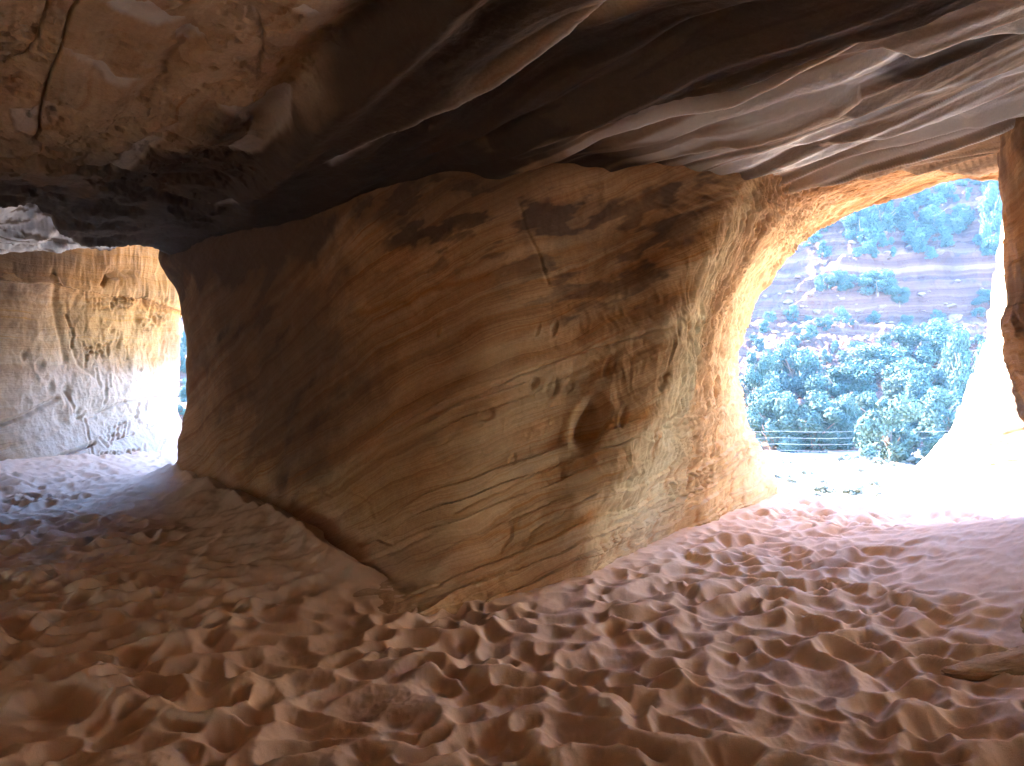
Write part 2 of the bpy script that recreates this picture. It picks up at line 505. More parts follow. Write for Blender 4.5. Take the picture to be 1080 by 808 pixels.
    # cracks
    cracks = [([(340, 502), (372, 487), (430, 452), (500, 417), (545, 397), (600, 374), (660, 358), (703, 346)], 2.2, .030),
              ([(545, 397), (551, 440), (560, 480), (568, 497), (580, 512)], 1.4, .008),
              ([(285, 525), (318, 519), (340, 518), (352, 524), (364, 517), (382, 523), (394, 532), (396, 546)], 2.0, .02),
              ([(480, 540), (540, 512), (590, 490), (640, 472), (692, 452)], 2.0, .028), ([(690, 455), (712, 449), (740, 436), (785, 415)], 1.8, .05),
              ([(560, 560), (620, 524), (660, 505)], 1.8, .025), ([(440, 590), (520, 556), (600, 520)], 1.8, .022),
              ([(547, 213), (556, 245), (566, 262), (574, 285), (578, 300)], 2.4, .035), ([(560, 287), (577, 285)], 1.6, .03),
              ([(380, 575), (395, 566), (412, 572)], 3.0, .05), ([(355, 603), (410, 582), (470, 557)], 2.0, .03),
              ([(420, 640), (500, 600), (560, 575), (600, 556)], 2.0, .03), ([(615, 585), (660, 560), (735, 520)], 1.8, .035), ([(610, 575), (660, 548), (742, 512)], 1.6, .03),
              ([(420, 455), (470, 430), (520, 420)], 1.6, .015), ([(300, 470), (330, 455), (380, 450)], 1.6, .012), ([(760, 470), (785, 462), (800, 466)], 1.5, .03),
              ([(200, 478), (240, 484), (300, 480)], 1.6, .02)]
    vis = sm(0.4, 0.9, tr) * (1 - sm(6.9, 7.1, tr)) * sm(1.8, 2.2, tc) * (1 - sm(11.1, 11.3, tc))
    jx = 2.2 * fbm(x * 6, y * 6, z * 6, 2, 201)
    for pts, wd, dp in cracks:
        wd, dp = wd * .7, dp * .5
        dd = poly_dist(px + jx, py + jx * .7, pts)
        D -= vis * dp * np.exp(-(dd / wd) ** 2)
        D += vis * dp * .06 * np.exp(-((dd - wd * 2.2) / (wd * 1.6)) ** 2)
    # wind scooped hollows
    pockets = [(622, 446, 19, 33, .22), (643, 387, 7, 14, .10), (563, 405, 5, 7, .10), (581, 410, 9, 15, .08), (513, 438, 9, 8, .07), (657, 441, 5, 14, .05), (465, 351, 3, 6, .07),
               (584, 347, 4, 9, .05), (567, 347, 3, 9, .04), (704, 452, 12, 22, .16), (697, 402, 6, 13, .10), (735, 400, 5, 10, .05), (600, 408, 6, 9, .03), (540, 486, 5, 8, .03), (485, 500, 14, 18, .03),
               (262, 430, 24, 45, .05), (330, 380, 30, 40, .04)]
    for cx, cy, rx, ry, dp in pockets:
        a = (px - cx) + .25 * (py - cy)
        r2 = (a / rx) ** 2 + ((py - cy) / ry) ** 2
        r2 = r2 * (1 + .10 * fbm(x * 3, y * 3, z * 3, 2, 210))
        D -= vis * dp * (.62 if rx > 15 else .42) * (1 - sm(.45, 1.05, np.sqrt(r2)))
        if rx < 20:
            D += vis * dp * .04 * np.exp(-((np.sqrt(r2) - 1.2) / .18) ** 2)
    # visitors' lettering on the lit reveal
    segs = word_segs('ALONO', 701, 530, 7.6, 19, .44)
    for a, b in segs:
        dd = poly_dist(px, py, [a, b])
        D -= vis * .032 * np.exp(-(dd / 1.1) ** 2)
        D += vis * .006 * np.exp(-((dd - 3) / 1.3) ** 2)
    # smooth knob at the foot
    D -= 0.10 * near * sm(.25, .05, np.abs(z - .28)) * sm(7.3, 7.6, tc) * 0
    V2 = V + N * D[..., None]
    N2 = grid_normals(V2)
    if np.dot(N2[V.shape[0] // 2, sum(ccount[:5])], N[V.shape[0] // 2, sum(ccount[:5])]) < 0:
        N2 = -N2
        flip = True
    # stains of the rock; soot on the left side also paints in shade
    j = 60 * fbm(x * 1.2, y * 1.2, z * 1.2, 6, 301, .6) + 16 * fbm(x * 7, y * 7, z * 7, 3, 302)
    left_soot_shade = poly_soft(px, py, [(188, 262), (345, 210), (365, 290), (382, 330), (388, 400), (350, 500), (300, 520), (250, 470), (215, 400), (188, 320)], 42, j)
    top_stain = poly_soft(px, py, [(548, 215), (600, 205), (700, 190), (770, 185), (740, 245), (690, 275), (640, 292), (585, 285), (560, 262)], 12, j)
    thin = poly_soft(px, py, [(390, 205), (780, 178), (740, 240), (690, 330), (560, 320), (470, 270), (400, 300)], 30, j)
    blot = sm(.02, .22, fbm(x * 2.2 + w * 2, y * 2.2, w * 5, 4, 310))
    soot = np.clip(.66 * left_soot_shade + .32 * top_stain * (.35 + .65 * sm(-.25, .15, fbm(x * 2.5, y * 2.5, w * 4, 4, 312))) + .55 * thin * blot + .22 * sm(.1, .5, fbm(x * 1.1, y * 1.1, w * 3, 4, 311)), 0, .9)
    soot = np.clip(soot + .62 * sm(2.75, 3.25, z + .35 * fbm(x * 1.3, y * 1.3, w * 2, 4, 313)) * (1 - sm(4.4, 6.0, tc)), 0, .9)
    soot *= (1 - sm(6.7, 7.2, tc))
    foot = (1 - sm(.1, .55, z + .12 * fbm(x * 3, y * 3, z * 3, 3, 320))) * .35
    rust = np.clip(sm(.18, .42, noise(wp * 5.5, 0 * w + 3, x * .35, 330)) * (.35 + .5 * low), 0, .75) * sm(3, 5, tc)
    for pts, wd in (([(470, 548), (545, 512), (615, 487), (660, 470)], 3), ([(625, 582), (690, 548), (740, 515)], 3.5), ([(420, 604), (500, 570), (560, 552)], 3), ([(380, 330), (470, 300), (520, 292)], 4)):
        rust = np.maximum(rust, .7 * np.exp(-(poly_dist(px + jx, py + jx, pts) / wd) ** 2) * vis)
    pale = reveal * (.05 + .5 * sm(-.1, .45, scal)) * (1 - .8 * arch) + .25 * sm(3.5, 5.5, tc) * (1 - reveal) * sm(.0, .3, fbm(x * .9, y * .9, w * 2, 3, 340)) * (1 - sm(2.0, 2.6, z))
    yel = reveal * np.maximum(sm(.0, .3, fbm(x * 1.2, y * 1.2, w * 2.5, 3, 350)) * .35, .45 * sm(.15, -.25, scal))
    rust = np.clip(np.maximum(rust * (1 - .4 * reveal), yel), 0, .8)
    red = sm(10.2, 10.8, tc) * (1 - sm(2.2, 3.2, tr)) * .4
    dust = (1 - sm(.05, .62, z + .35 * fbm(x * 1.5, y * 1.5, z * 1.5, 4, 360))) * (1 - sm(4.2, 6.0, tc))
    k = sum(ccount[:8])
    root = empty('rock_pillar', (0.4, 6.0, 0.0))
    off = np.array(root.location)
    V2 = V2 - off
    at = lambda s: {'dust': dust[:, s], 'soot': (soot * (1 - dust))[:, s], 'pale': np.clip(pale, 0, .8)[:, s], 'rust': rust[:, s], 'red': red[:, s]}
    s1, s2 = slice(0, k + 1), slice(k, None)
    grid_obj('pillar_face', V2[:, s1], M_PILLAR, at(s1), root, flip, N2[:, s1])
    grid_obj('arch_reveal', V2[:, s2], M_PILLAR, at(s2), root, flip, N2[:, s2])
    tag(root, 'broad sandstone pillar between the two openings, soot stained, pocked and carved along its lit edge', 'rock pillar')


# ------------------------------------------------------------------ left carved wall
def build_left_wall():
    pxs = [-420, -150, 0, 60, 110, 150, 176, 187, 182, 174, 160]
    ds = [8.4, 10.6, 12.0, 13.0, 14.0, 15.0, 15.9, 16.8, 18.2, 22.0, 30.0]  # last columns rise as an unseen fin added to block the sun
    zs = [-.6, -.1, .35, .9, 1.6, 2.4, 3.1, 3.6, 4.3, 16.0]
    net = []
    for r, zz in enumerate(zs):
        row = []
        for c, (a, d) in enumerate(zip(pxs, ds)):
            p = np.array(P(a, CY, d))
            p[2] = zz
            foot = max(0, .9 - zz) * .9
            lean = [0, 0, 0, 0, 0, -.05, .10, .4, .7, .2][r] * (1 if c < 7 else .3)
            inward = np.array((.62, -.78)) if c < 7 else np.array((.95, -.2))
            p[:2] += inward * (foot * (.35 if c < 2 else (.55 if c < 4 else .9)) + lean * (1.0 if c >= 3 else .6))
            row.append(p)
        net.append(row)
    V, tr, tc = loft(net, [14, 40, 60, 80, 90, 80, 60, 40, 14], [14, 30, 64, 76, 76, 66, 50, 34, 14, 10])
    tr, tc = np.broadcast_to(tr, V.shape[:2]), np.broadcast_to(tc, V.shape[:2])
    N = grid_normals(V)
    i, jj = V.shape[0] // 2, 150
    if np.dot(N[i, jj], np.array((0, 0, 1.6)) - V[i, jj]) < 0:
        N = -N
    x, y, z = V[..., 0], V[..., 1], V[..., 2]
    px, py = proj(V)
    wx = .5 * fbm(x * 1.3, y * 1.3, z * 1.3, 2, 411)
    right = sm(2.6, 4.4, tc)
    D = .12 * fbm(x * .55, y * .55, z * .55, 4, 401) + .035 * fbm(x * 2.6, y * 2.6, z * 1.6, 4, 402)
    D += (.014 + .012 * right) * ridged(x * 3.2 + wx, y * 2.2, z * 1.1, 3, 403) * sm(.3, .8, z)
    D += .022 * right * ridged(x * 7 + 2 * wx, y * 5, z * 3.0, 2, 404) * sm(.5, 1.1, z)
    D += .010 * ridged(x * 11 + 3 * wx, y * 8, z * 5, 2, 441) * sm(.4, .9, z) + .012 * fbm(x * 7, y * 7, z * 7, 4, 442, .6)
    segs = word_segs('HEARD', 100, 327, 6.5, 11, .10) + word_segs('ROSAM', 106, 487, 6.5, 8, .12) + word_segs('PAT', 90, 380, 7, 13, .25) + word_segs('SOL', 112, 466, 8, 14, .3) + word_segs('CAR', 150, 350, 6, 12, .35)
    # a simple carved face and loose scratches
    segs += [((122, 303), (126, 300)), ((126, 300), (130, 303)), ((134, 301), (138, 299)), ((138, 299), (142, 302)), ((124, 311), (131, 314)), ((131, 314), (138, 311))]
    r = random.Random(5)
    for _ in range(34):
        a = (r.uniform(70, 188), r.uniform(295, 470))
        t = r.gauss(1.45, .45)
        l = r.uniform(8, 26)
        segs.append((a, (a[0] + l * math.cos(t), a[1] + l * math.sin(t))))
    vis = sm(1.6, 2.0, tc) * (1 - sm(7.0, 7.2, tc))
    for a, b in segs:
        dd = poly_dist(px, py, [a, b])
        D += vis * (-.022 * np.exp(-(dd / 1.2) ** 2) + .008 * np.exp(-((dd - 2.4) / 1.0) ** 2))
    for pts, wd, dp in (([(100, 436), (120, 426), (150, 420), (188, 418)], 1.2, .04), ([(72, 320), (75, 360), (82, 385), (100, 400)], 1.8, .025), ([(58, 285), (62, 340), (70, 380)], 3, .05),
                        ([(0, 448), (30, 436), (60, 420)], 2.5, .07), ([(60, 483), (98, 468)], 1.8, .10), ([(108, 300), (112, 290), (140, 287), (170, 292)], 2, .12)):
        dd = poly_dist(px, py, pts)
        D -= vis * dp * np.exp(-(dd / wd) ** 2)
    for cx, cy, rx, ry, dp in ((145, 338, 5.5, 6, .16), (117, 348, 4, 5, .10), (147, 390, 3, 4, .1), (152, 318, 7, 6, .12), (143, 327, 8, 9, .08), (70, 412, 6, 12, .14), (53, 408, 5, 9, .12), (42, 385, 5, 8, .10), (26, 375, 4, 6, .08), (80, 438, 6, 10, .12), (62, 440, 9, 14, .14)):
        rr = np.sqrt(((px - cx) / rx) ** 2 + ((py - cy) / ry) ** 2) * (1 + .5 * fbm(x * 2, y * 2, z * 2, 3, 431))
        D -= vis * dp * .5 * (1 - sm(.2, 1.1, rr))
    V2 = V + N * D[..., None]
    N2 = grid_normals(V2)
    flip = np.dot(N2[i, jj], N[i, jj]) < 0
    j = .25 * fbm(x * 1.1, y * 1.1, z * 1.1, 4, 420)
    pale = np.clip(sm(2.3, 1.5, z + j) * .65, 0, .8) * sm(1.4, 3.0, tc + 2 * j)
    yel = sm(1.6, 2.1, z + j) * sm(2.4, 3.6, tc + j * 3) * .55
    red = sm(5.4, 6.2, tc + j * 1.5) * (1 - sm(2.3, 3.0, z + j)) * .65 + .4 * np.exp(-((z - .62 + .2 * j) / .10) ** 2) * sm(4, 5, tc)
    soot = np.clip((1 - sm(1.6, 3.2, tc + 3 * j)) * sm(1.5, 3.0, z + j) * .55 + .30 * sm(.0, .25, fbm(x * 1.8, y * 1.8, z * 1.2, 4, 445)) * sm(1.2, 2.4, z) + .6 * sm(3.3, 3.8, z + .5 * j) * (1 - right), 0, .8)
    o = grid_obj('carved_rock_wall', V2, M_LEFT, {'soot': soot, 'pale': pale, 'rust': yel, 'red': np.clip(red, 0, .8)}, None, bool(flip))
    tag(o, 'pale sandstone wall covered in scratched names at the back of the blue-lit side chamber', 'rock wall', None, 'thing')


# ------------------------------------------------------------------ ceiling
def ceil_base(x, y):
    z = 3.40 + .13 * np.clip(x - 2, 0, 4)
    return z


def build_ceiling():
    py_rows = np.concatenate([np.arange(-70, 190, .62), np.arange(190, 316, 1.35)])
    yr = 1.8 * F / (CY - py_rows)
    y_front = np.concatenate([[-7.6, -7.5, -7.3], np.arange(-7, 2.9, .35)])
    ys = np.concatenate([y_front, yr, [yr[-1] + .4, 18.5, 20.0]])
    s_mid = np.concatenate([np.arange(-60, 540, 1.6), np.arange(540, 1140, .85)])
    sx = np.concatenate([-np.geomspace(3.9, .80, 26), (s_mid - CX) / F, np.geomspace(.80, 3.9, 26)])
    S, Y = np.meshgrid(sx, ys)
    X = S * np.maximum(Y, 2.9)
    px, py = CX + S * F, CY - 1.8 * F / np.maximum(Y, .5)
    # limits of the chamber: past them the sheet turns down into the side walls
    xl = np.where(Y < 9, -8.6, -8.6 - 6 * sm(9, 10.5, Y))
    xr = np.where(Y < 2.1, 5.0, 5.0 + 6 * sm(2.1, 3.0, Y))
    exl, exr = np.maximum(0, xl - X), np.maximum(0, X - xr)
    Xc = np.clip(X, xl - .5 * np.tanh(exl), xr + .5 * np.tanh(exr))
    dropl = np.minimum(exl * 1.2, 5.0) * (1 - sm(8.8, 9.4, Y))
    dropr = np.minimum(exr * 1.2, 5.0) * (1 - sm(2.1, 2.6, Y))
    dropb = np.where(Y < -7.05, (-7.05 - Y) * 12, 0)
    Z = ceil_base(Xc, Y)
    X = Xc
    # bedding direction across the ceiling
    U, W = -.67 * X + .74 * Y, .74 * X + .67 * Y
    infr = sm(2.2, 2.9, Y)
    d = .08 * fbm(X * .45, Y * .45, 0 * X, 3, 501) + .012 * fbm(X * 2, Y * 2, 0 * X, 4, 502)
    rgt = sm(480, 640, px + .6 * py)
    wv = W + .09 * fbm(U * .25, W * .9, 0 * U, 3, 510) + .015 * fbm(U * 1.2, W * 4, 0 * U, 3, 511)
    for f, a, ph in ((1.35, .15, .2), (3.1, .09, .63), (6.1, .028, .1)):
        q = wv * f + ph + .25 * noise(U * .5, W * .7, 0 * U + f, 512)
        fr = q - np.floor(q)
        ed = .16 if f < 2 else (.3 if f < 5 else .5)
        prof = -np.log(np.exp(-15 * fr / (1 - ed)) + np.exp(-15 * (1 - fr) / ed)) / 15 + .04
        cell = np.floor(q)
        gate = sm(-.25, .25, noise(U * .45 + cell * 3.7, cell * 1.9, 0 * U, 514) + .1)
        d -= a * prof * gate * (.25 + .75 * rgt)
    # smooth rolls (dark) and the recessed grey strip
    strip = [(745, -30), (690, 30), (560, 88), (500, 108), (455, 118), (405, 142), (350, 165), (345, 160), (400, 132), (455, 106), (520, 88), (600, 48), (660, -5), (690, -40)]
    js = 5 * fbm(X * 3, Y * 3, 0 * X, 3, 520)
    st = poly_soft(px, py, strip, 6, js * .5)
    redge = [(760, -60), (745, -30), (690, 30), (560, 88), (500, 108), (455, 118), (405, 142), (350, 165)]
    dl = poly_dist(px, py, [(700, -60), (690, -40), (660, -5), (600, 48), (520, 88), (455, 106), (400, 132), (345, 160)])
    dr = poly_dist(px, py, redge)
    beyond = (py > np.interp(px, [p[0] for p in redge][::-1], [p[1] for p in redge][::-1])) & (px > 345)
    prof_s = np.where(in_poly(px, py, strip), dl / (dl + dr + 1e-6), np.where(beyond, np.exp(-dr / 130), 0)) * sm(345, 520, px)
    d += (.34 * prof_s - .07 * np.where(in_poly(px, py, strip), 1 - dl / (dl + dr + 1e-6), np.where(beyond, 0, np.exp(-dl / 40))) * sm(330, 480, px)) * infr
    lip = poly_dist(px, py, [(700, -30), (662, 0), (598, 50), (520, 88), (455, 108), (400, 134), (345, 163), (300, 190)])
    d -= .03 * np.exp(-(lip / 10) ** 2) * (1 - st)
    rol = poly_dist(px, py, [(530, -30), (470, 25), (400, 78), (335, 125), (290, 172), (262, 200)])
    d -= .13 * np.exp(-(rol / 15) ** 2)
    rol2 = poly_dist(px, py, [(450, -30), (400, 30), (330, 85), (300, 120)])
    d += .09 * np.exp(-(rol2 / 26) ** 2)
    # flaking skin, upper left: thin spalls with crisp edges
    lf = (1 - sm(300, 420, px + .8 * py - 60)) * infr
    fl = fbm(X * 1.7, Y * 1.7, 0 * X, 5, 530)
    for th in (-.12, .05, .2):
        d += .022 * lf * sm(th, th + .018, fl)
    flakes = [[(113, 30), (135, 26), (160, 30), (178, 42), (195, 43), (165, 48), (135, 42)], [(305, 22), (320, 18), (338, 32), (325, 36)], [(230, 118), (305, 112), (310, 130), (260, 158), (238, 155), (268, 132)],
              [(66, 66), (108, 72), (122, 84), (150, 86), (128, 92), (112, 90), (96, 76)], [(112, 172), (155, 140), (200, 128), (160, 152), (128, 180)], [(188, 58), (200, 55), (215, 58), (198, 61)],
              [(10, 118), (60, 110), (60, 130), (20, 140)], [(220, 208), (245, 200), (252, 204), (228, 213)]]
    fk = 0 * X
    for i, f in enumerate(flakes):
        m = poly_soft(px, py, f, 2.0, js * .8)
        d += .02 * m
        fk = np.maximum(fk, m * (1, .8, .55, .7, .45, .8, .35, .5)[i])
    # cracks
    for pts, wd, dp in (([(90, -5), (82, 30), (66, 60), (50, 90), (38, 150)], 1.6, .05), ([(62, -5), (50, 30), (40, 60)], 1.6, .05), ([(0, 80), (28, 72), (40, 60)], 1.5, .035), ([(176, 28), (205, 14)], 1.4, .03),
                        ([(268, 30), (278, 52), (272, 90)], 1.5, .025), ([(0, 163), (40, 162), (85, 170), (118, 178)], 2.2, .09)):
        dd = poly_dist(px + js * .6, py + js * .6, pts)
        d += dp * np.exp(-(dd / wd) ** 2) * infr
    # pointed slab in the bright terrace beside the big opening
    slab = [(718, 158), (800, 128), (905, 108), (908, 117), (862, 138), (815, 150), (740, 160)]
    ms = poly_soft(px, py, slab, 3.0, js * .3)
    d -= ms * (.02 + .05 * sm(160, 120, py) * sm(909, 880, px))
    ledges = [([(1085, 8), (1000, 30), (900, 62), (800, 98), (720, 118), (640, 140), (590, 150)], .10), ([(1085, 62), (1010, 76), (930, 82), (860, 98), (760, 120), (690, 140)], .09), ([(1085, 78), (980, 100), (930, 106)], .07),
              ([(1070, 120), (1000, 124), (940, 134), (860, 142), (780, 152), (700, 158)], .05), ([(1060, 148), (980, 150), (900, 160), (800, 168)], .06)]
    for pts, dp in ledges:
        # one sided step: sharp near edge, fading away behind it
        yy = np.interp(px, [p[0] for p in pts][::-1], [p[1] for p in pts][::-1])
        dlt = py + js * .5 - yy
        g = sm(pts[-1][0] - 20, pts[-1][0] + 60, px)
        d += dp * g * np.where(dlt < 0, sm(-6.0, 0, dlt), np.exp(-dlt / 18.0)) * (.55 + .6 * sm(-.2, .3, noise(U * .9, W * .9, 0 * U + dp * 50, 513)))
    d += (.016 * (1 - .6 * rgt) * fbm(X * 5, Y * 5, 0 * X, 5, 590, .6) + .010 * noise(U * 1.0, W * 9, 0 * X, 591) * rgt) * infr
    # step at far left, over the side chamber
    chl = [(-80, 205), (0, 220), (20, 222), (52, 240), (70, 255), (175, 268), (185, 300), (-80, 300)]
    d += .16 * poly_soft(px, py, chl, 2.0, js * .3)
    d += .18 * np.exp(-((px - 40) / 30) ** 2 - ((py - 235) / 12) ** 2)
    lipz = sm(272, 281, py + .05 * (px - 90)) * (1 - sm(220, 330, px))
    d += 1.1 * lipz
    d = d + (.10 + .05 * rgt) * (1 - sm(4.0, 5.4, Y)) - .02
    Z = Z + d
    Z += np.minimum(1.7 * np.maximum(0, Y - 6.85), 2.2) * sm(1.5, 2.3, X)                      # into the rock over the arch
    Z += np.minimum(2.5 * np.maximum(0, Y - 12.7 - 2.9 * sm(-4.2, -3.0, X)), 16 - 13 * sm(-4.2, -2.0, X))
    Y = np.where(X > 1.2, np.minimum(Y, 20 - 12 * sm(1.2, 2.2, X)), Y)
    Z = Z - dropl - dropr - dropb
    X = X + .12 * fbm(Z * 1.1 + 9, Y * 1.1, X * 0, 3, 540) * np.minimum(1, dropl + dropr)
    V = np.stack([X, Y, Z], -1)
    # colours of the rock: soot, grey mineral skin, fresh flakes; some light and shade painted in
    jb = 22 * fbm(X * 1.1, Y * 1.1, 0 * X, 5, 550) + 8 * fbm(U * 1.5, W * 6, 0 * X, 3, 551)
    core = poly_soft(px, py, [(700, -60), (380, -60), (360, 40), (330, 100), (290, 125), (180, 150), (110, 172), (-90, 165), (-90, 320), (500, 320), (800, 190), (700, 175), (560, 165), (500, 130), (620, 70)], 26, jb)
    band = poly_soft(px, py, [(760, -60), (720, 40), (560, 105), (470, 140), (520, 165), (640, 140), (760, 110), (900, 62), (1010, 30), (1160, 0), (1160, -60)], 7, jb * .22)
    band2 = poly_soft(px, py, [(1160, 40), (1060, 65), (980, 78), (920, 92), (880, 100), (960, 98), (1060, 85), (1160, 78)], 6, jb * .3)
    streak = np.maximum(sm(.09, .20, fbm(U * .30, W * 4.0, 0 * U, 3, 560)), .8 * sm(.12, .26, fbm(U * .35 + 4, W * 8, 0 * U, 2, 561))) * rgt  # dark streaks paint in the shade of small bedding steps
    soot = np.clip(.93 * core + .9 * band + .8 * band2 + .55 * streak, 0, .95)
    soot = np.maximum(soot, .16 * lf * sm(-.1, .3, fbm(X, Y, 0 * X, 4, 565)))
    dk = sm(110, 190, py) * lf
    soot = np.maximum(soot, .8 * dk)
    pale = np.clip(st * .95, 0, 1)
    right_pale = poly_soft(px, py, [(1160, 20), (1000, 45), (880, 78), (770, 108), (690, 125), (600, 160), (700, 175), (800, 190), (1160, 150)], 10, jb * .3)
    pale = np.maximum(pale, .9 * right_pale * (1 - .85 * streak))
    lc = poly_soft(px, py, chl, 5, jb * .2) * (1 - .8 * sm(.1, .25, fbm(X * 3, Y * 3, 0 * X, 3, 570)))  # pale patch paints window light on the side chamber's ceiling
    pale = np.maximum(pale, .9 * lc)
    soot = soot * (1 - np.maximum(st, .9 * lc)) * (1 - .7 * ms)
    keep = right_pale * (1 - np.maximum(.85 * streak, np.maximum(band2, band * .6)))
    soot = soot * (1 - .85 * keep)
    rust = np.clip(fk * .9, 0, 1) * .6 + .35 * lf * sm(.1, .4, fbm(X * .8, Y * .8, 0 * X, 3, 580))
    pl2 = fk
    pale = np.maximum(pale, pl2 * .75)
    soot = soot * (1 - .9 * fk)
    edge = np.exp(-((lip - 6) / 6) ** 2) * (1 - st) * sm(430, 560, px)  # thins the soot along the lip, painting its face as window-lit
    soot = soot * (1 - .6 * edge)
    sel = (Y > 8.5) & (X > 1.2)
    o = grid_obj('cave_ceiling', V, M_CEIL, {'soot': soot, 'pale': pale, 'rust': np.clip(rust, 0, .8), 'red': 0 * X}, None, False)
    tag(o, 'low soot-dark sandstone ceiling with grey ledges', None, None, 'structure')


# ------------------------------------------------------------------ right pier and foot ledge
def build_pier():
    edge = [(1076, 70), (1076, 105), (1076, 138), (1082, 200), (1085, 255), (1088, 300), (1087, 330), (1094, 365), (1103, 412), (1119, 460), (1134, 520), (1138, 590), (1140, 660)]
    d0 = 5.3
    net = []
    for i, (a, b) in enumerate(edge):
        e = np.array(P(a + 7, b, d0))
        net.append([e + (.9, 1.3, 0), e + (.6, 1.2, 0), e + (.30, .75, 0), e + (.04, .22, 0), e, e + (.16, -.10, 0), e + (.42, -.18, 0), e + (.75, -.1, 0), e + (1.0, .25, 0), e + (1.05, .8, 0), e + (.9, 1.3, 0)])
    V, tr, tc = loft(net, [12, 16, 40, 36, 30, 24, 26, 30, 24, 20, 16, 12], [6, 12, 20, 18, 24, 36, 30, 20, 16, 10])
    tr, tc = np.broadcast_to(tr, V.shape[:2]), np.broadcast_to(tc, V.shape[:2])
    N = grid_normals(V)
    i, jj = V.shape[0] // 2, 90
    if np.dot(N[i, jj], np.array((0, 0, 1.6)) - V[i, jj]) < 0:
        N = -N
    x, y, z = V[..., 0], V[..., 1], V[..., 2]
    D = .06 * fbm(x * 1.2, y * 1.2, z * 1.2, 4, 601) + .025 * fbm(x * 4, y * 4, z * 3, 4, 602) + .03 * ridged(x * 2, y * 2, z * 6, 2, 603) * sm(2.6, 1.8, z)
    q = (z * 3.2 + .3 * noise(x, y, z, 604)) % 1
    D += .012 * q
    V2 = V + N * D[..., None]
    flip = np.dot(grid_normals(V2)[i, jj], N[i, jj]) < 0
    soot = np.clip(.3 + .6 * sm(-.1, .3, fbm(x * 2, y * 2, z * 2, 4, 610)), 0, .8) * (1 - .6 * np.exp(-((z - 2.9) / .3) ** 2))  # dark mottling paints in the unlit look of the pier
    o = grid_obj('rock_pier', V2, M_PILLAR, {'soot': soot, 'pale': 0 * x, 'rust': .35 * sm(0, .3, fbm(x * 2, y * 2, z * 4, 3, 611)), 'red': 0 * x}, None, bool(flip))
    tag(o, 'dark brown rock pier hanging beside the right side of the large opening', 'rock pier')


def slab_mesh(outline, z0, z1, seed, mat, under=.12):
    """a flat weathered slab: rounded top, undercut edge"""
    c = np.mean(outline, 0)
    n = len(outline)
    t = np.linspace(0, n, 160, endpoint=False)
    pts = np.array(outline)
    ring = np.array([(lambda i, f: (-.5 * f + f * f - .5 * f ** 3) * pts[(i - 1) % n] + (1 - 2.5 * f * f + 1.5 * f ** 3) * pts[i % n] + (.5 * f + 2 * f * f - 1.5 * f ** 3) * pts[(i + 1) % n] + (-.5 * f * f + .5 * f ** 3) * pts[(i + 2) % n])(int(a), a - int(a)) for a in t])
    rings = []
    prof = [(0.02, z1 + .02), (.3, z1 + .02), (.6, z1 + .012), (.8, z1 + .004), (.9, z1 - .004), (.97, z1 - .012), (1.0, z1 - .03), (1.0, (z0 + z1) / 2), (.985, z0 + .01), (.93, z0 - .01), (.8, z0 - .02), (.7, z0 - .2)]
    fine = []
    for (a, za), (b, zb) in zip(prof[:-1], prof[1:]):
        for k in range(5):
            fine.append((a + (b - a) * k / 5, za + (zb - za) * k / 5))
    fine.append(prof[-1])
    for s, zz in fine:
        r = c + (ring - c) * s
        rings.append(np.stack([r[:, 0], r[:, 1], np.full(len(r), zz)], -1))
    V = np.array(rings)
    x, y, z = V[..., 0], V[..., 1], V[..., 2]
    V[..., 2] += .02 * fbm(x * 5, y * 5, z * 5, 4, seed) + sand_base(x, y)
    rr = .05 * fbm(x * 4, y * 4, z * 9, 4, seed + 3) + .02 * (((z * 26) + .6 * noise(x * 3, y * 3, z, seed + 5)) % 1)
    d = V[..., :2] - c
    L = np.linalg.norm(d, axis=-1, keepdims=True) + 1e-6
    V[..., :2] += d / L * rr[..., None] * np.minimum(1, L / .3)
    V = np.concatenate([V, V[:, :1]], 1)
    return V


def build_ledge():
    root = empty('rock_ledge', (3.2, 4.2, .1))
    off = np.array(root.location)
    for nm, outl, z0, z1, sd in (('lower_slab', [(2.30, 3.92), (2.62, 3.76), (3.2, 3.70), (4.2, 3.68), (4.4, 3.95), (3.4, 4.0), (2.75, 4.02)], .0, .055, 701),
                                 ('upper_slab', [(2.98, 4.16), (3.2, 4.02), (3.7, 3.98), (4.5, 4.05), (4.6, 4.9), (3.8, 4.8), (3.1, 4.4)], -.04, .055, 711)):
        V = slab_mesh(outl, z0, z1, sd, M_PILLAR) - off
        z = np.zeros(V.shape[:2])
        grid_obj(nm, V, M_PILLAR, {'soot': z, 'dust': np.clip(.35 + .9 * fbm(V[..., 0] * 3, V[..., 1] * 3, V[..., 2] * 3, 3, 720), 0, .9), 'pale': z + .25, 'rust': z + .1, 'red': z}, root, True)
    tag(root, 'low layered sandstone ledge poking out of the blue sand under the dark pier', 'rock ledge')


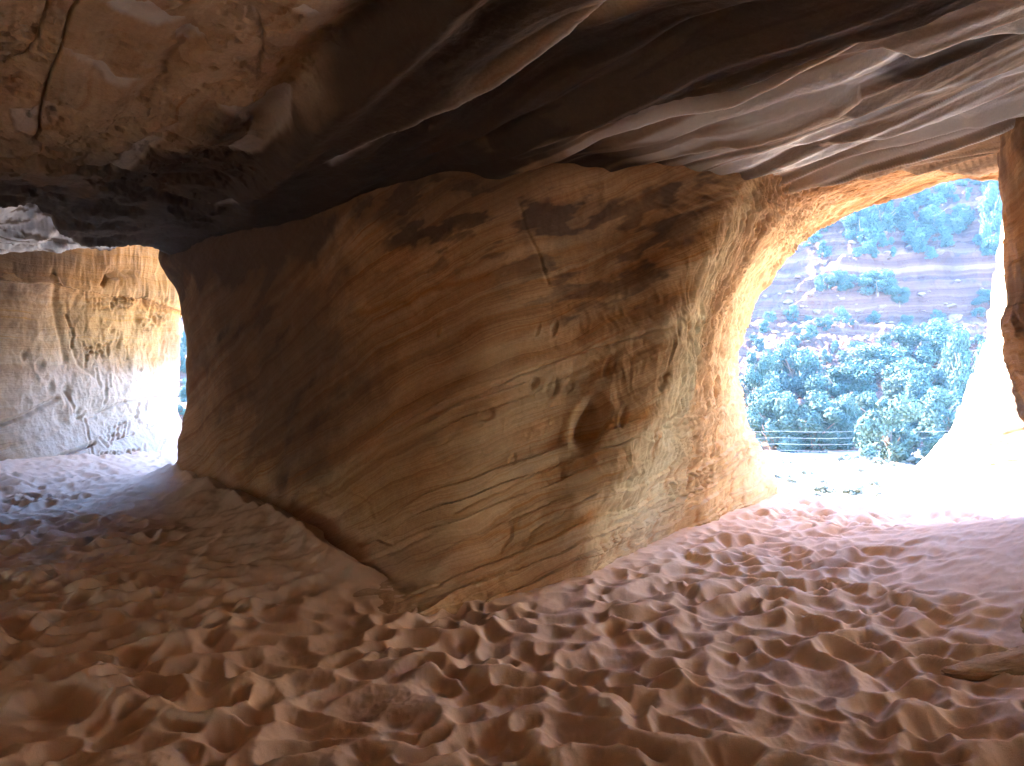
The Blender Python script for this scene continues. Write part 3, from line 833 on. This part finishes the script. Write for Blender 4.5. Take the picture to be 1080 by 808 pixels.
# ------------------------------------------------------------------ sand
def bowls(X, Y, cell, jit, seed, stretch=1.0, rmin=.75, rmax=1.3):
    """smallest scaled squared distance to scattered centres: bowls meeting in sharp crests"""
    gx, gy = X / cell, Y / (cell * stretch)
    ix, iy = np.floor(gx).astype(np.int64), np.floor(gy).astype(np.int64)
    best = np.full(X.shape, 9.0)
    second = 0
    acc = np.zeros(X.shape)
    for a in (-1, 0, 1):
        for b in (-1, 0, 1):
            cx, cy = ix + a, iy + b
            h1 = _h(cx, cy, cx * 0, seed) / 4294967296.0
            h2 = _h(cx, cy, cx * 0, seed + 1) / 4294967296.0
            h3 = _h(cx, cy, cx * 0, seed + 2) / 4294967296.0
            h4 = _h(cx, cy, cx * 0, seed + 3) / 4294967296.0
            dx, dy = gx - (cx + .5 + jit * (h1 - .5)), gy - (cy + .5 + jit * (h2 - .5))
            an = (h4 - .5) * 2.6
            ca, sa = np.cos(an), np.sin(an)
            ex, ey = dx * ca + dy * sa, -dx * sa + dy * ca
            r = rmin + (rmax - rmin) * h3
            f = ((ex / 1.2) ** 2 + (ey / .88) ** 2) / (r * r) + .14 * (1 - h3)
            acc += np.exp(-20.0 * np.minimum(f, 5))
    return -np.log(acc + 1e-9) / 20.0, second


SILL = [(3.2, 11.2), (3.78, 10.35), (4.25, 9.55), (4.75, 9.1), (5.35, 8.85), (5.95, 8.45), (7.2, 8.0), (9, 7.6)]


def sand_base(X, Y):
    z = .0 * X
    z = z + .35 * sm(-5.5, -8.5, X) * sm(7, 11, Y)                        # left chamber bank
    z = z + (.42 * sm(2.0, 4.3, X + .2 * (4 - np.minimum(Y, 6)))) * (1 - sm(6.2, 8.2, Y))   # right bank
    return z


def build_sand():
    py_rows = np.concatenate([np.arange(960, 620, -1.15), np.arange(620, 478, -.62)])
    yr = 1.6 * F / (py_rows - CY)
    ys = np.concatenate([np.arange(-8, yr[0] - .1, .3), yr, np.arange(yr[-1] + .3, 24, .5)])
    s_mid = np.arange(-40, 1130, 1.35)
    sx = np.concatenate([-np.geomspace(4.4, .76, 24), (s_mid - CX) / F, np.geomspace(.775, 4.4, 24)])
    S, Y = np.meshgrid(sx, ys)
    X = S * np.maximum(Y, 2.2)
    X = np.clip(X, -14, 13)
    px = CX + S * F
    Z = sand_base(X, Y)
    # outside: over the sill the sand falls away
    sx_, sy_ = [p[0] for p in SILL], [p[1] for p in SILL]
    out = (Y - np.interp(X, sx_, sy_)) * .75
    out = np.where(X < 1.5, Y - 16.5, out)
    bump = .07 * np.exp(-(out / .5) ** 2)
    Z = Z + bump - np.where(out > 0, .22 * out ** 1.25, 0)
    Z = np.maximum(Z, -2.6)
    # skirt of loose sand against the pillar
    base = [(-5.1, 10.9), (-2.7, 7.5), (-1.45, 5.8), (-.70, 5.3), (.1, 5.3), (.45, 5.75), (.95, 6.5), (2.2, 8.25), (3.4, 9.9)]
    dist = np.full(X.shape, 1e9)
    for (x0, y0), (x1, y1) in zip(base[:-1], base[1:]):
        dx, dy = x1 - x0, y1 - y0
        t = np.clip(((X - x0) * dx + (Y - y0) * dy) / (dx * dx + dy * dy), 0, 1)
        dist = np.minimum(dist, np.hypot(X - x0 - t * dx, Y - y0 - t * dy))
    lefty = sm(-.2, -2.2, X)
    Z = Z + (.05 + .35 * lefty * (1 + .4 * fbm(X * 1.4, Y * 1.4, 0 * X, 3, 870))) * np.exp(-dist / (.3 + .42 * lefty))
    # footprints
    wx, wy = .13 * fbm(X * 1.6, Y * 1.6, 0 * X, 3, 801), .13 * fbm(X * 1.6, Y * 1.6, 0 * X, 3, 802)
    B1, C1 = bowls(X + wx, Y + wy, .178, .95, 811)
    B2, C2 = bowls(X + wx + 9, Y + wy + 5, .13, .95, 821)
    big = np.minimum(B1, 1.0)
    mixn = sm(-.15, .25, fbm(X * .8, Y * .8, 0 * X, 2, 830))
    foot = .118 * np.tanh(np.maximum(B1, -.2) / .36) + .006 * np.clip(B2, -.2, .5)
    foot = foot + .030 * fbm(X * 1.8, Y * 3.3, 0 * X, 3, 840)
    amp = .55 + .75 * sm(-.3, .35, fbm(X * 1.2, Y * 1.2, 0 * X, 2, 845))
    # where nobody walks it is smoother
    smooth = np.maximum(.92 * np.exp(-(dist / (.22 + .75 * lefty + .2 * fbm(X * 1.1, Y * 1.1, 0 * X, 3, 871) * lefty)) ** 2), .85 * sm(2.3, 3.2, X + .25 * (4 - np.minimum(Y, 6.5))) * (1 - sm(6.5, 8, Y)))
    smooth = np.maximum(smooth, .75 * sm(-.6, .4, out))
    smooth = np.maximum(smooth, .45 * sm(8, 12, Y))
    Z = Z + (foot - .05) * (1 - smooth) * amp
    Z = Z + .006 * ridged(X * 3.0 + Y * 1.1, Y * 5.5 - X * 1.5, 0 * X, 2, 850) * (1 - smooth)
    Z = Z + .012 * ridged(X * 4 + Y * 2, Y * 9 - X * 4.5, 0 * X, 2, 851) * smooth * sm(2.5, 3.2, Y)
    # trickles of sand
    Z = Z + .004 * fbm(X * 9, Y * 9, 0 * X, 4, 860, .6) + .006 * np.maximum(0, noise(X * 34, Y * 34, 0 * X, 861)) * (1 - smooth)
    V = np.stack([X, Y, Z], -1)
    o = grid_obj('sand_floor', V, M_SAND, None, None, False)
    tag(o, 'coral sand floor trampled into footprints', None, None, 'structure')


# ------------------------------------------------------------------ slickrock outside, canyon floor, hillside
def build_slickrock():
    ridge = [(905, 590, 11.0), (945, 530, 12), (990, 493, 12.2), (1021, 458, 12.0), (1041, 408, 11.8), (1060, 358, 11.6), (1069, 310, 11.5), (1082, 230, 11.4), (1100, 100, 11.4)]
    net = []
    for i, q in enumerate(ridge):
        e = np.array(P(*q))
        net.append([e + (1.6, 3.0, -.1), e + (.35, .9, 0), e, e + (.35, -.65, -.12 + .02 * i), e + (1.3, -1.7, -.25 + .06 * i), e + (2.6, -2.6, -.2 + .1 * i), e + (5, -3.4, .2 * i), e + (6.5, -7, .25 * i), e + (7.0, -13, .25 * i)])  # last columns: unseen rock wall added to bounce warm light inside
    V, tr, tc = loft(net, [16, 24, 26, 30, 30, 26, 26, 16], [10, 14, 22, 34, 26, 12, 16, 12])
    N = grid_normals(V)
    i, jj = V.shape[0] // 2, 50
    if np.dot(N[i, jj], np.array((0, 0, 1.6)) - V[i, jj]) < 0:
        N = -N
    x, y, z = V[..., 0], V[..., 1], V[..., 2]
    D = .10 * fbm(x * .7, y * .7, z * .7, 4, 901) + .02 * fbm(x * 4, y * 4, z * 6, 4, 902) + .05 * (((z - .12 * x) * 1.6 + .2 * noise(x, y, z, 903)) % 1)
    V2 = V + N * D[..., None]
    px, py = proj(V2)
    flip = np.dot(grid_normals(V2)[i, jj], N[i, jj]) < 0
    mark = np.maximum(np.exp(-(poly_dist(px, py, [(1033, 494), (1045, 490), (1078, 484)]) / 1.6) ** 2), np.exp(-(poly_dist(px, py, [(1058, 458), (1080, 452)]) / 1.5) ** 2))
    zz = 0 * x
    o = grid_obj('slickrock_slope', V2, M_SLICK, {'soot': mark * .35, 'pale': zz, 'rust': np.clip(mark, 0, .9), 'red': zz}, None, bool(flip))
    tag(o, 'sun-bleached slickrock slope rising outside the large opening, behind the dark pier, with an unseen added light-bouncing end', 'rock slope')


def hill_z(X, Y):
    s = X / np.maximum(Y, 1)
    px = CX + s * F
    n1 = fbm(X * .035, Y * .035, 0 * X, 4, 1001)
    n2 = fbm(X * .16, Y * .16, 0 * X, 4, 1002)
    foot = 43 + 4 * n1
    t = np.maximum(0, Y - foot)
    z = -2.2 + .30 * t + 1.2 * n2 * sm(0, 8, t) + 1.8 * n1 * sm(4, 20, t)
    # cliff band: stronger to the right
    cl = 78 + 5 * n1 + 2.0 * n2 - 4 * sm(960, 1060, px)
    ch = 5.8 * sm(780, 930, px) + 1.2
    z = z + ch * sm(-.6, 1.0, Y - cl) * .55 + ch * .45 * sm(2.2, 3.4, Y - cl)
    z = z + .82 * np.maximum(0, Y - cl - 5) - .45 * np.maximum(0, Y - cl - 40)
    # small ledges all over the slope
    q = z / 1.9 + .5 * n2
    fr = q - np.floor(q)
    gate = .8 * sm(-.05, .3, fbm(X * .07, Y * .07, 0 * X + 3, 3, 1003))
    z = z + gate * 1.9 * (sm(.55, .8, fr) - fr) * .75
    z = z + 1.3 * fbm(X * .33, Y * .33, 0 * X, 5, 1004, .62) * sm(0, 4, t)
    return z


def floor_z(X, Y):
    return -2.2 + .12 * fbm(X * .25, Y * .25, 0 * X, 4, 1010)


def build_land():
    # canyon floor: one sheet that runs far past the hill
    ys = np.concatenate([np.geomspace(9.5, 60, 130), np.geomspace(64, 1500, 30)])
    sx = np.linspace(-1.6, 1.6, 220)
    S, Y = np.meshgrid(sx, ys)
    X = S * np.maximum(Y, 22)
    Z = floor_z(X, Y) - np.where(Y < 20, (20 - Y) * .12, 0)
    o = grid_obj('canyon_floor', np.stack([X, Y, Z], -1), M_FLOOR)
    tag(o, 'pale sandy canyon floor', None, None, 'structure')
    # hillside
    ys = np.concatenate([np.linspace(38, 72, 170), np.linspace(72.1, 90, 150), np.linspace(90.3, 165, 170)])
    sx = np.concatenate([np.linspace(-1.0, .26, 110), np.linspace(.262, .74, 330), np.linspace(.745, 1.3, 60)])
    S, Y = np.meshgrid(sx, ys)
    X = S * Y
    Z = hill_z(X, Y)
    Z = np.where(Y < 41, Z - .4 * (41 - Y), Z)
    o = grid_obj('hillside', np.stack([X, Y, Z], -1), M_HILL)
    tag(o, 'ledgy red rock hillside across the canyon', None, None, 'structure')


def land_z(x, y):
    return float(max(hill_z(np.array([x]), np.array([y]))[0], floor_z(np.array([x]), np.array([y]))[0]))


_RY = np.arange(20, 150, .12)


def on_land(px, py):
    """where the line of sight through a photo pixel meets the canyon floor or hillside"""
    s, q = (px - CX) / F, (CY - py) / F
    X, zz = s * _RY, CAMZ + q * _RY
    g = np.maximum(hill_z(X, _RY), floor_z(X, _RY))
    k = np.argmax(zz <= g) if (zz <= g).any() else len(_RY) - 1
    return float(X[k]), float(_RY[k]), float(g[k])


def leaf_cloud(seed, n, shape='round', leaf=.10):
    """leaf sprays spread through lumpy clumps; unit size: about 1 wide and 1 high from z=0"""
    r = np.random.default_rng(seed)
    k = 26 if shape != 'sage' else 10
    cs, rs = [], []
    for i in range(k):
        a, q = r.uniform(0, 6.283), r.uniform() ** .5
        if shape == 'round':
            zc = r.uniform(.12, .86)
            rad = .40 * math.sin(math.pi * min(1, (zc + .12) / 1.12)) ** .6 * q
        elif shape == 'tall':
            zc = r.uniform(.10, .92)
            rad = .34 * (1.05 - zc) ** .8 * q
        else:
            zc = r.uniform(.2, .65)
            rad = .42 * q * (1.1 - zc)
        cs.append((rad * math.cos(a), rad * math.sin(a), zc))
        rs.append(r.uniform(.08, .19))
    cs, rs = np.array(cs), np.array(rs)
    pick = r.integers(0, k, n)
    dirs = r.normal(size=(n, 3))
    dirs /= np.linalg.norm(dirs, axis=1, keepdims=True)
    c = cs[pick] + dirs * (rs[pick] * r.uniform(.35, 1.1, n) ** .6)[:, None]
    c[:, 2] = np.maximum(c[:, 2], .02)
    nrm = dirs + r.normal(size=(n, 3)) * .6
    nrm /= np.linalg.norm(nrm, axis=1, keepdims=True)
    up = dirs * .6 + np.array((0, 0, .6)) + r.normal(size=(n, 3)) * .4
    t = np.cross(nrm, up)
    t /= np.linalg.norm(t, axis=1, keepdims=True) + 1e-9
    b = np.cross(nrm, t)
    s = leaf * r.uniform(.5, 1.3, (n, 1))
    V = np.stack([c - b * s, c + t * s * .38, c + b * s * 1.1, c - t * s * .38], 1).reshape(-1, 3)
    return V, np.arange(n * 4).reshape(-1, 4)


def trunk_mesh(seed, mat):
    r = random.Random(seed)
    vs, fs = [], []

    def limb(p, q, r0, r1):
        p, q = Vector(p), Vector(q)
        d = (q - p).normalized()
        a = d.orthogonal().normalized()
        b = d.cross(a)
        base = len(vs)
        for k in range(4):
            t = k / 3
            c = p.lerp(q, t) + (a * r.uniform(-1, 1) + b * r.uniform(-1, 1)) * .02 * (0 < k < 3)
            for j in range(6):
                w = j * math.pi / 3
                vs.append(tuple(c + (a * math.cos(w) + b * math.sin(w)) * (r0 + (r1 - r0) * t)))
        for k in range(3):
            for j in range(6):
                fs.append((base + k * 6 + j, base + k * 6 + (j + 1) % 6, base + k * 6 + 6 + (j + 1) % 6, base + k * 6 + 6 + j))
    top = (r.uniform(-.05, .05), r.uniform(-.05, .05), .5)
    limb((0, 0, -.12), top, .045, .028)
    for k in range(7):
        a = r.uniform(0, 6.28)
        z = r.uniform(.12, .5)
        limb((top[0] * z * 2, top[1] * z * 2, z), (.30 * math.cos(a), .30 * math.sin(a), z + r.uniform(.12, .36)), .02, .006)
    return mesh_arrays('trunk', np.array(vs), np.array(fs), mat)


def build_plants():
    rnd = random.Random(12)
    crowns = [mesh_arrays('crown', *leaf_cloud(40 + i, 13000, 'round' if i < 4 else 'tall', .027), M_LEAF, None, False) for i in range(6)]
    small = [mesh_arrays('juniper', *leaf_cloud(60 + i, 2600, 'round' if i < 3 else 'tall', .052), M_LEAF, None, False) for i in range(5)]
    sage = [mesh_arrays('sagebrush', *leaf_cloud(80 + i, 900, 'sage', .075), M_SAGE, None, False) for i in range(4)]
    trunks = [trunk_mesh(90 + i, M_BARK) for i in range(3)]
    used = {}

    def tree(px, py, w, h, label, group=None, parts=True, variant=None):
        x, y, z = on_land(px, py)
        m = y / F
        W, H = w * m, h * m
        v = rnd.randrange(6) if variant is None else variant
        rot = rnd.uniform(0, 6.28)
        if parts:
            o = empty('juniper_tree', (x, y, z - .05 - .10 * H))
            c = link('crown', crowns[v], o)
            c.location = (0, 0, .02)
            link('trunk', trunks[v % 3], o)
        else:
            o = link('juniper', small[v % 5])
            o.location = (x, y, z - .08)
        o.scale = (W * 1.12, W * 1.12, H * 1.05)
        o.rotation_euler = (0, 0, rot)
        tag(o, label, 'juniper', group)
        return o

    tree(936, 486, 78, 76, 'large round blue-green juniper standing alone at the front of the thicket', None, True, 0)
    tree(988, 490, 44, 34, 'low spreading juniper just right of the large round one', None, True, 1)
    tree(1000, 468, 46, 40, 'juniper tucked between the large round one and the slickrock slope', None, True, 2)
    tree(895, 462, 26, 48, 'small pale upright bush just left of the large round juniper', None, True, 3)
    tree(815, 474, 62, 64, 'dense juniper at the thicket end nearest the pillar', None, True, 1)
    tree(858, 476, 70, 66, 'wide dark juniper in the thicket behind the wire fence', None, True, 2)
    tree(1012, 438, 44, 92, 'tall pointed juniper beside the edge of the slickrock slope', None, True, 4)
    tree(1040, 428, 40, 70, 'pointed juniper whose foot the slickrock slope hides', None, True, 5)
    tree(1000, 420, 30, 56, 'slim pointed juniper just left of the tall one by the slickrock', None, True, 5)
    tree(885, 440, 66, 62, 'tall spreading juniper rising behind the small pale bush', None, True, 3)
    tree(798, 432, 44, 66, 'juniper half hidden by the edge of the pillar, above the thicket', None, True, 0)
    tree(838, 420, 56, 62, 'round juniper on the lower slope over the dark thicket', None, True, 2)
    tree(965, 430, 66, 52, 'dark juniper in the gully behind the large round one', None, True, 3)
    tree(925, 402, 64, 40, 'low juniper on the slope straight above the large round one', None, True, 1)
    tree(968, 388, 56, 48, 'dark juniper clump at the head of the shaded gully', None, True, 0)
    tree(990, 372, 50, 38, 'dark juniper right under the foot of the cliff', None, True, 2)
    tree(926, 310, 42, 28, 'broad juniper perched on the ledge left of the cliff face', None, True, 1)
    tree(868, 308, 17, 20, 'small round juniper alone on the bare ledge, farthest left one', None, True, 0)
    tree(888, 306, 28, 22, 'juniper between the small round one and the broad one on the ledge', None, True, 3)
    tree(948, 322, 22, 20, 'small juniper at the right end of the ledge, against the cliff', None, True, 2)
    tree(1046, 325, 38, 20, 'low wide juniper on the white ledge right of the cliff', None, True, 1)
    tree(1046, 258, 36, 62, 'tall juniper above the cliff beside the dark pier', None, True, 4)
    tree(1052, 205, 34, 30, 'topmost juniper in the corner between arch and pier', None, True, 0)
    tree(932, 244, 34, 46, 'bright juniper above the sunlit end of the cliff', None, True, 4)
    tree(908, 252, 38, 44, 'juniper rising close under the arch, left of the bright one', None, True, 1)
    tree(985, 248, 34, 34, 'juniper in the middle of the slope over the cliff', None, True, 0)
    groups = [('juniper scattered over the steep shaded slope above the cliff', 'junipers above the cliff', (850, 1062), (188, 274), 85, (8, 23)),
              ('juniper on the rubbly slope between the thicket and the cliff', 'junipers below the cliff', (790, 1035), (335, 412), 80, (7, 17)),
              ('juniper in the dense thicket at the foot of the hillside', 'junipers of the thicket', (785, 1035), (425, 472), 26, (28, 52))]
    for label, grp, (x0, x1), (y0, y1), n, (a, b) in groups:
        for i in range(n):
            w = rnd.uniform(a, b)
            big = w > 24
            tree(rnd.uniform(x0, x1), rnd.uniform(y0, y1), w, w * rnd.uniform(.7, 1.15), label, grp, big)
    for i in range(16):
        tree(rnd.uniform(165, 220), rnd.uniform(355, 462), rnd.uniform(16, 30), rnd.uniform(16, 28), 'juniper seen through the narrow gap beside the carved wall', 'junipers in the gap', False)
    for i in range(60):
        x = rnd.uniform(796, 1000)
        y = rnd.uniform(481, 533)
        X, Y, Z = on_land(x, y)
        o = link('sagebrush', sage[i % 4])
        o.location = (X, Y, Z - .03)
        s = rnd.uniform(.25, .7)
        o.scale = (s * 1.25, s * 1.25, s * .75)
        o.rotation_euler = (0, 0, rnd.uniform(0, 6.28))
        tag(o, 'small grey-green sagebrush clump on the pale canyon floor', 'sagebrush', 'sagebrush on the canyon floor')


def rock_blob(seed, nu=20, nv=12):
    r = np.random.default_rng(seed)
    u = np.linspace(0, 2 * np.pi, nu, endpoint=False)
    v = np.linspace(.02, np.pi - .02, nv)
    Vv, Uu = np.meshgrid(v, u, indexing='ij')
    d = np.stack([np.sin(Vv) * np.cos(Uu), np.sin(Vv) * np.sin(Uu), np.cos(Vv)], -1)
    rad = np.full(d.shape[:2], 1.0)
    for _ in range(14):
        n = r.normal(size=3)
        n /= np.linalg.norm(n)
        k = d @ n
        rad = np.minimum(rad, np.where(k > .1, r.uniform(.55, .9) / np.maximum(k, .1), 9))
    rad *= 1 + .12 * fbm(d[..., 0] * 2 + seed, d[..., 1] * 2, d[..., 2] * 2, 3, seed)
    V = d * rad[..., None]
    V[..., 2] *= .75
    f = []
    for i in range(nv - 1):
        for j in range(nu):
            f.append((i * nu + j, i * nu + nu + j, i * nu + nu + (j + 1) % nu, i * nu + (j + 1) % nu))
    return mesh_arrays('boulder', V.reshape(-1, 3), np.array(f), M_BOULDER, None, False)


def build_boulders():
    rnd = random.Random(31)
    meshes = [rock_blob(200 + i) for i in range(6)]

    def put(px, py, w, label, group=None, sq=1.0):
        x, y, z = on_land(px, py)
        s = w * y / F / 2
        o = link('boulder', meshes[rnd.randrange(6)])
        o.location = (x, y, z + s * .12)
        o.scale = (s, s * rnd.uniform(.7, 1.1), s * rnd.uniform(.55, .85) * sq)
        o.rotation_euler = (rnd.uniform(-.15, .15), rnd.uniform(-.15, .15), rnd.uniform(0, 6.28))
        tag(o, label, 'boulder', group)
    put(963, 262, 15, 'large pale boulder resting on the cliff top under the bright juniper')
    put(1008, 338, 20, 'grey rounded boulder at the foot of the cliff by the white ledge')
    put(1018, 352, 15, 'blocky boulder just below the grey rounded one')
    for label, grp, (x0, x1), (y0, y1), n in (('angular red boulder on the rubble slope under the cliff', 'boulders below the cliff', (800, 1040), (290, 415), 120),
                                              ('angular red boulder among junipers above the cliff', 'boulders above the cliff', (840, 1062), (200, 280), 40)):
        for i in range(n):
            put(rnd.uniform(x0, x1), rnd.uniform(y0, y1), rnd.uniform(3.5, 12), label, grp)


def build_fence():
    y0 = 37.5
    x0, x1 = 9.5, 26.5
    root = empty('wire_fence', (x0, y0, -2.2))
    posts = [x0, 20.6, x1]
    for x in posts:
        vs, fs = [], []
        for k, zz in enumerate((-.3, .5, 1.0, 1.42, 1.45)):
            rr = .03 if k < 4 else .015
            for j in range(8):
                vs.append((x - x0 + rr * math.cos(j * .7854), rr * math.sin(j * .7854), zz))
        for k in range(4):
            for j in range(8):
                fs.append((k * 8 + j, k * 8 + (j + 1) % 8, k * 8 + 8 + (j + 1) % 8, k * 8 + 8 + j))
        link('post', mesh_arrays('post', np.array(vs), np.array(fs), M_POST), root)
    for h in (.35, .68, 1.0, 1.33):
        vs, fs = [], []
        n = 65
        for k in range(n):
            t = k / (n - 1)
            sag = -.05 * math.sin(math.pi * ((t * 4) % 1))
            for j in range(5):
                a = j * 1.2566
                vs.append(((x1 - x0) * t, .05 + (.004) * math.cos(a), h + sag + .004 * math.sin(a)))
        for k in range(n - 1):
            for j in range(5):
                fs.append((k * 5 + j, k * 5 + (j + 1) % 5, k * 5 + 5 + (j + 1) % 5, k * 5 + 5 + j))
        link('wire', mesh_arrays('wire', np.array(vs), np.array(fs), M_WIRE), root)
    tag(root, 'thin four-strand wire fence crossing in front of the juniper thicket', 'fence')


def build_haze(dens):
    if dens <= 0:
        return
    x0, x1, y0, y1, z0, z1 = -260, 290, -20, 240, -8, 120
    vs = np.array([(x, y, z) for x in (x0, x1) for y in (y0, y1) for z in (z0, z1)], float)
    fs = np.array([(0, 1, 3, 2), (4, 6, 7, 5), (0, 4, 5, 1), (2, 3, 7, 6), (0, 2, 6, 4), (1, 5, 7, 3)])
    t = NT('haze_air')
    v = t.n('VolumePrincipled', {'Color': (.40, .66, 1.0, 1), 'Density': dens, 'Anisotropy': .2})  # air volume added to turn the far hillside blue
    t.t.links.new(v.outputs[0], t.out.inputs['Volume'])
    o = link('haze', mesh_arrays('haze', vs, fs, t.m, None, False))
    tag(o, 'thin blue haze added to tint the far hillside', None, None, 'stuff')


# ------------------------------------------------------------------ light, sky, camera
SUN_AZ, SUN_EL = math.atan2(-.68, .73), math.radians(37)       # azimuth clockwise from +Y
EXPO = 5.92


def build_light():
    w = bpy.data.worlds.new('World')
    scene.world = w
    w.use_nodes = True
    nt = w.node_tree
    bg = nt.nodes['Background']
    sky = nt.nodes.new('ShaderNodeTexSky')
    sky.sky_type = 'NISHITA'
    sky.sun_disc = False
    sky.sun_elevation = SUN_EL
    sky.sun_rotation = SUN_AZ
    sky.altitude = 1500
    sky.ozone_density = 9.0
    sky.dust_density = .1
    nt.links.new(sky.outputs[0], bg.inputs[0])
    bg.inputs[1].default_value = 0.15
    w.cycles.sampling_method = 'MANUAL'
    w.cycles.sample_map_resolution = 512
    d = Vector((math.sin(SUN_AZ) * math.cos(SUN_EL), math.cos(SUN_AZ) * math.cos(SUN_EL), math.sin(SUN_EL)))
    l = bpy.data.lights.new('sun', 'SUN')
    l.energy = 2.8
    l.angle = math.radians(.5)
    l.color = (1, .95, .87)
    o = bpy.data.objects.new('sun', l)
    o.rotation_euler = d.to_track_quat('Z', 'Y').to_euler()
    o.location = d * 60
    COL.objects.link(o)


def build_camera():
    c = bpy.data.cameras.new('camera')
    c.sensor_width = 36
    c.lens = F / 1080 * 36
    c.clip_start = .05
    c.clip_end = 4000
    o = bpy.data.objects.new('camera', c)
    o.location = (0, 0, CAMZ)
    o.rotation_euler = (math.radians(90), 0, 0)
    COL.objects.link(o)
    scene.camera = o


build_camera()
build_light()
build_pillar()
build_left_wall()
build_ceiling()
build_pier()
build_ledge()
build_sand()
build_slickrock()
build_land()
build_plants()
build_boulders()
build_fence()
build_haze(0.00028)

vs = scene.view_settings
vs.view_transform = 'Standard'
vs.look = 'None'
vs.exposure = EXPO
vs.gamma = 1.0
scene.display_settings.display_device = 'sRGB'
cy = scene.cycles
cy.max_bounces = 10
cy.diffuse_bounces = 8
cy.glossy_bounces = 2
cy.transmission_bounces = 2
cy.volume_bounces = 1
cy.use_denoising = True
cy.use_adaptive_sampling = True
cy.adaptive_threshold = 0.018
cy.sample_clamp_indirect = 0
cy.caustics_reflective = False
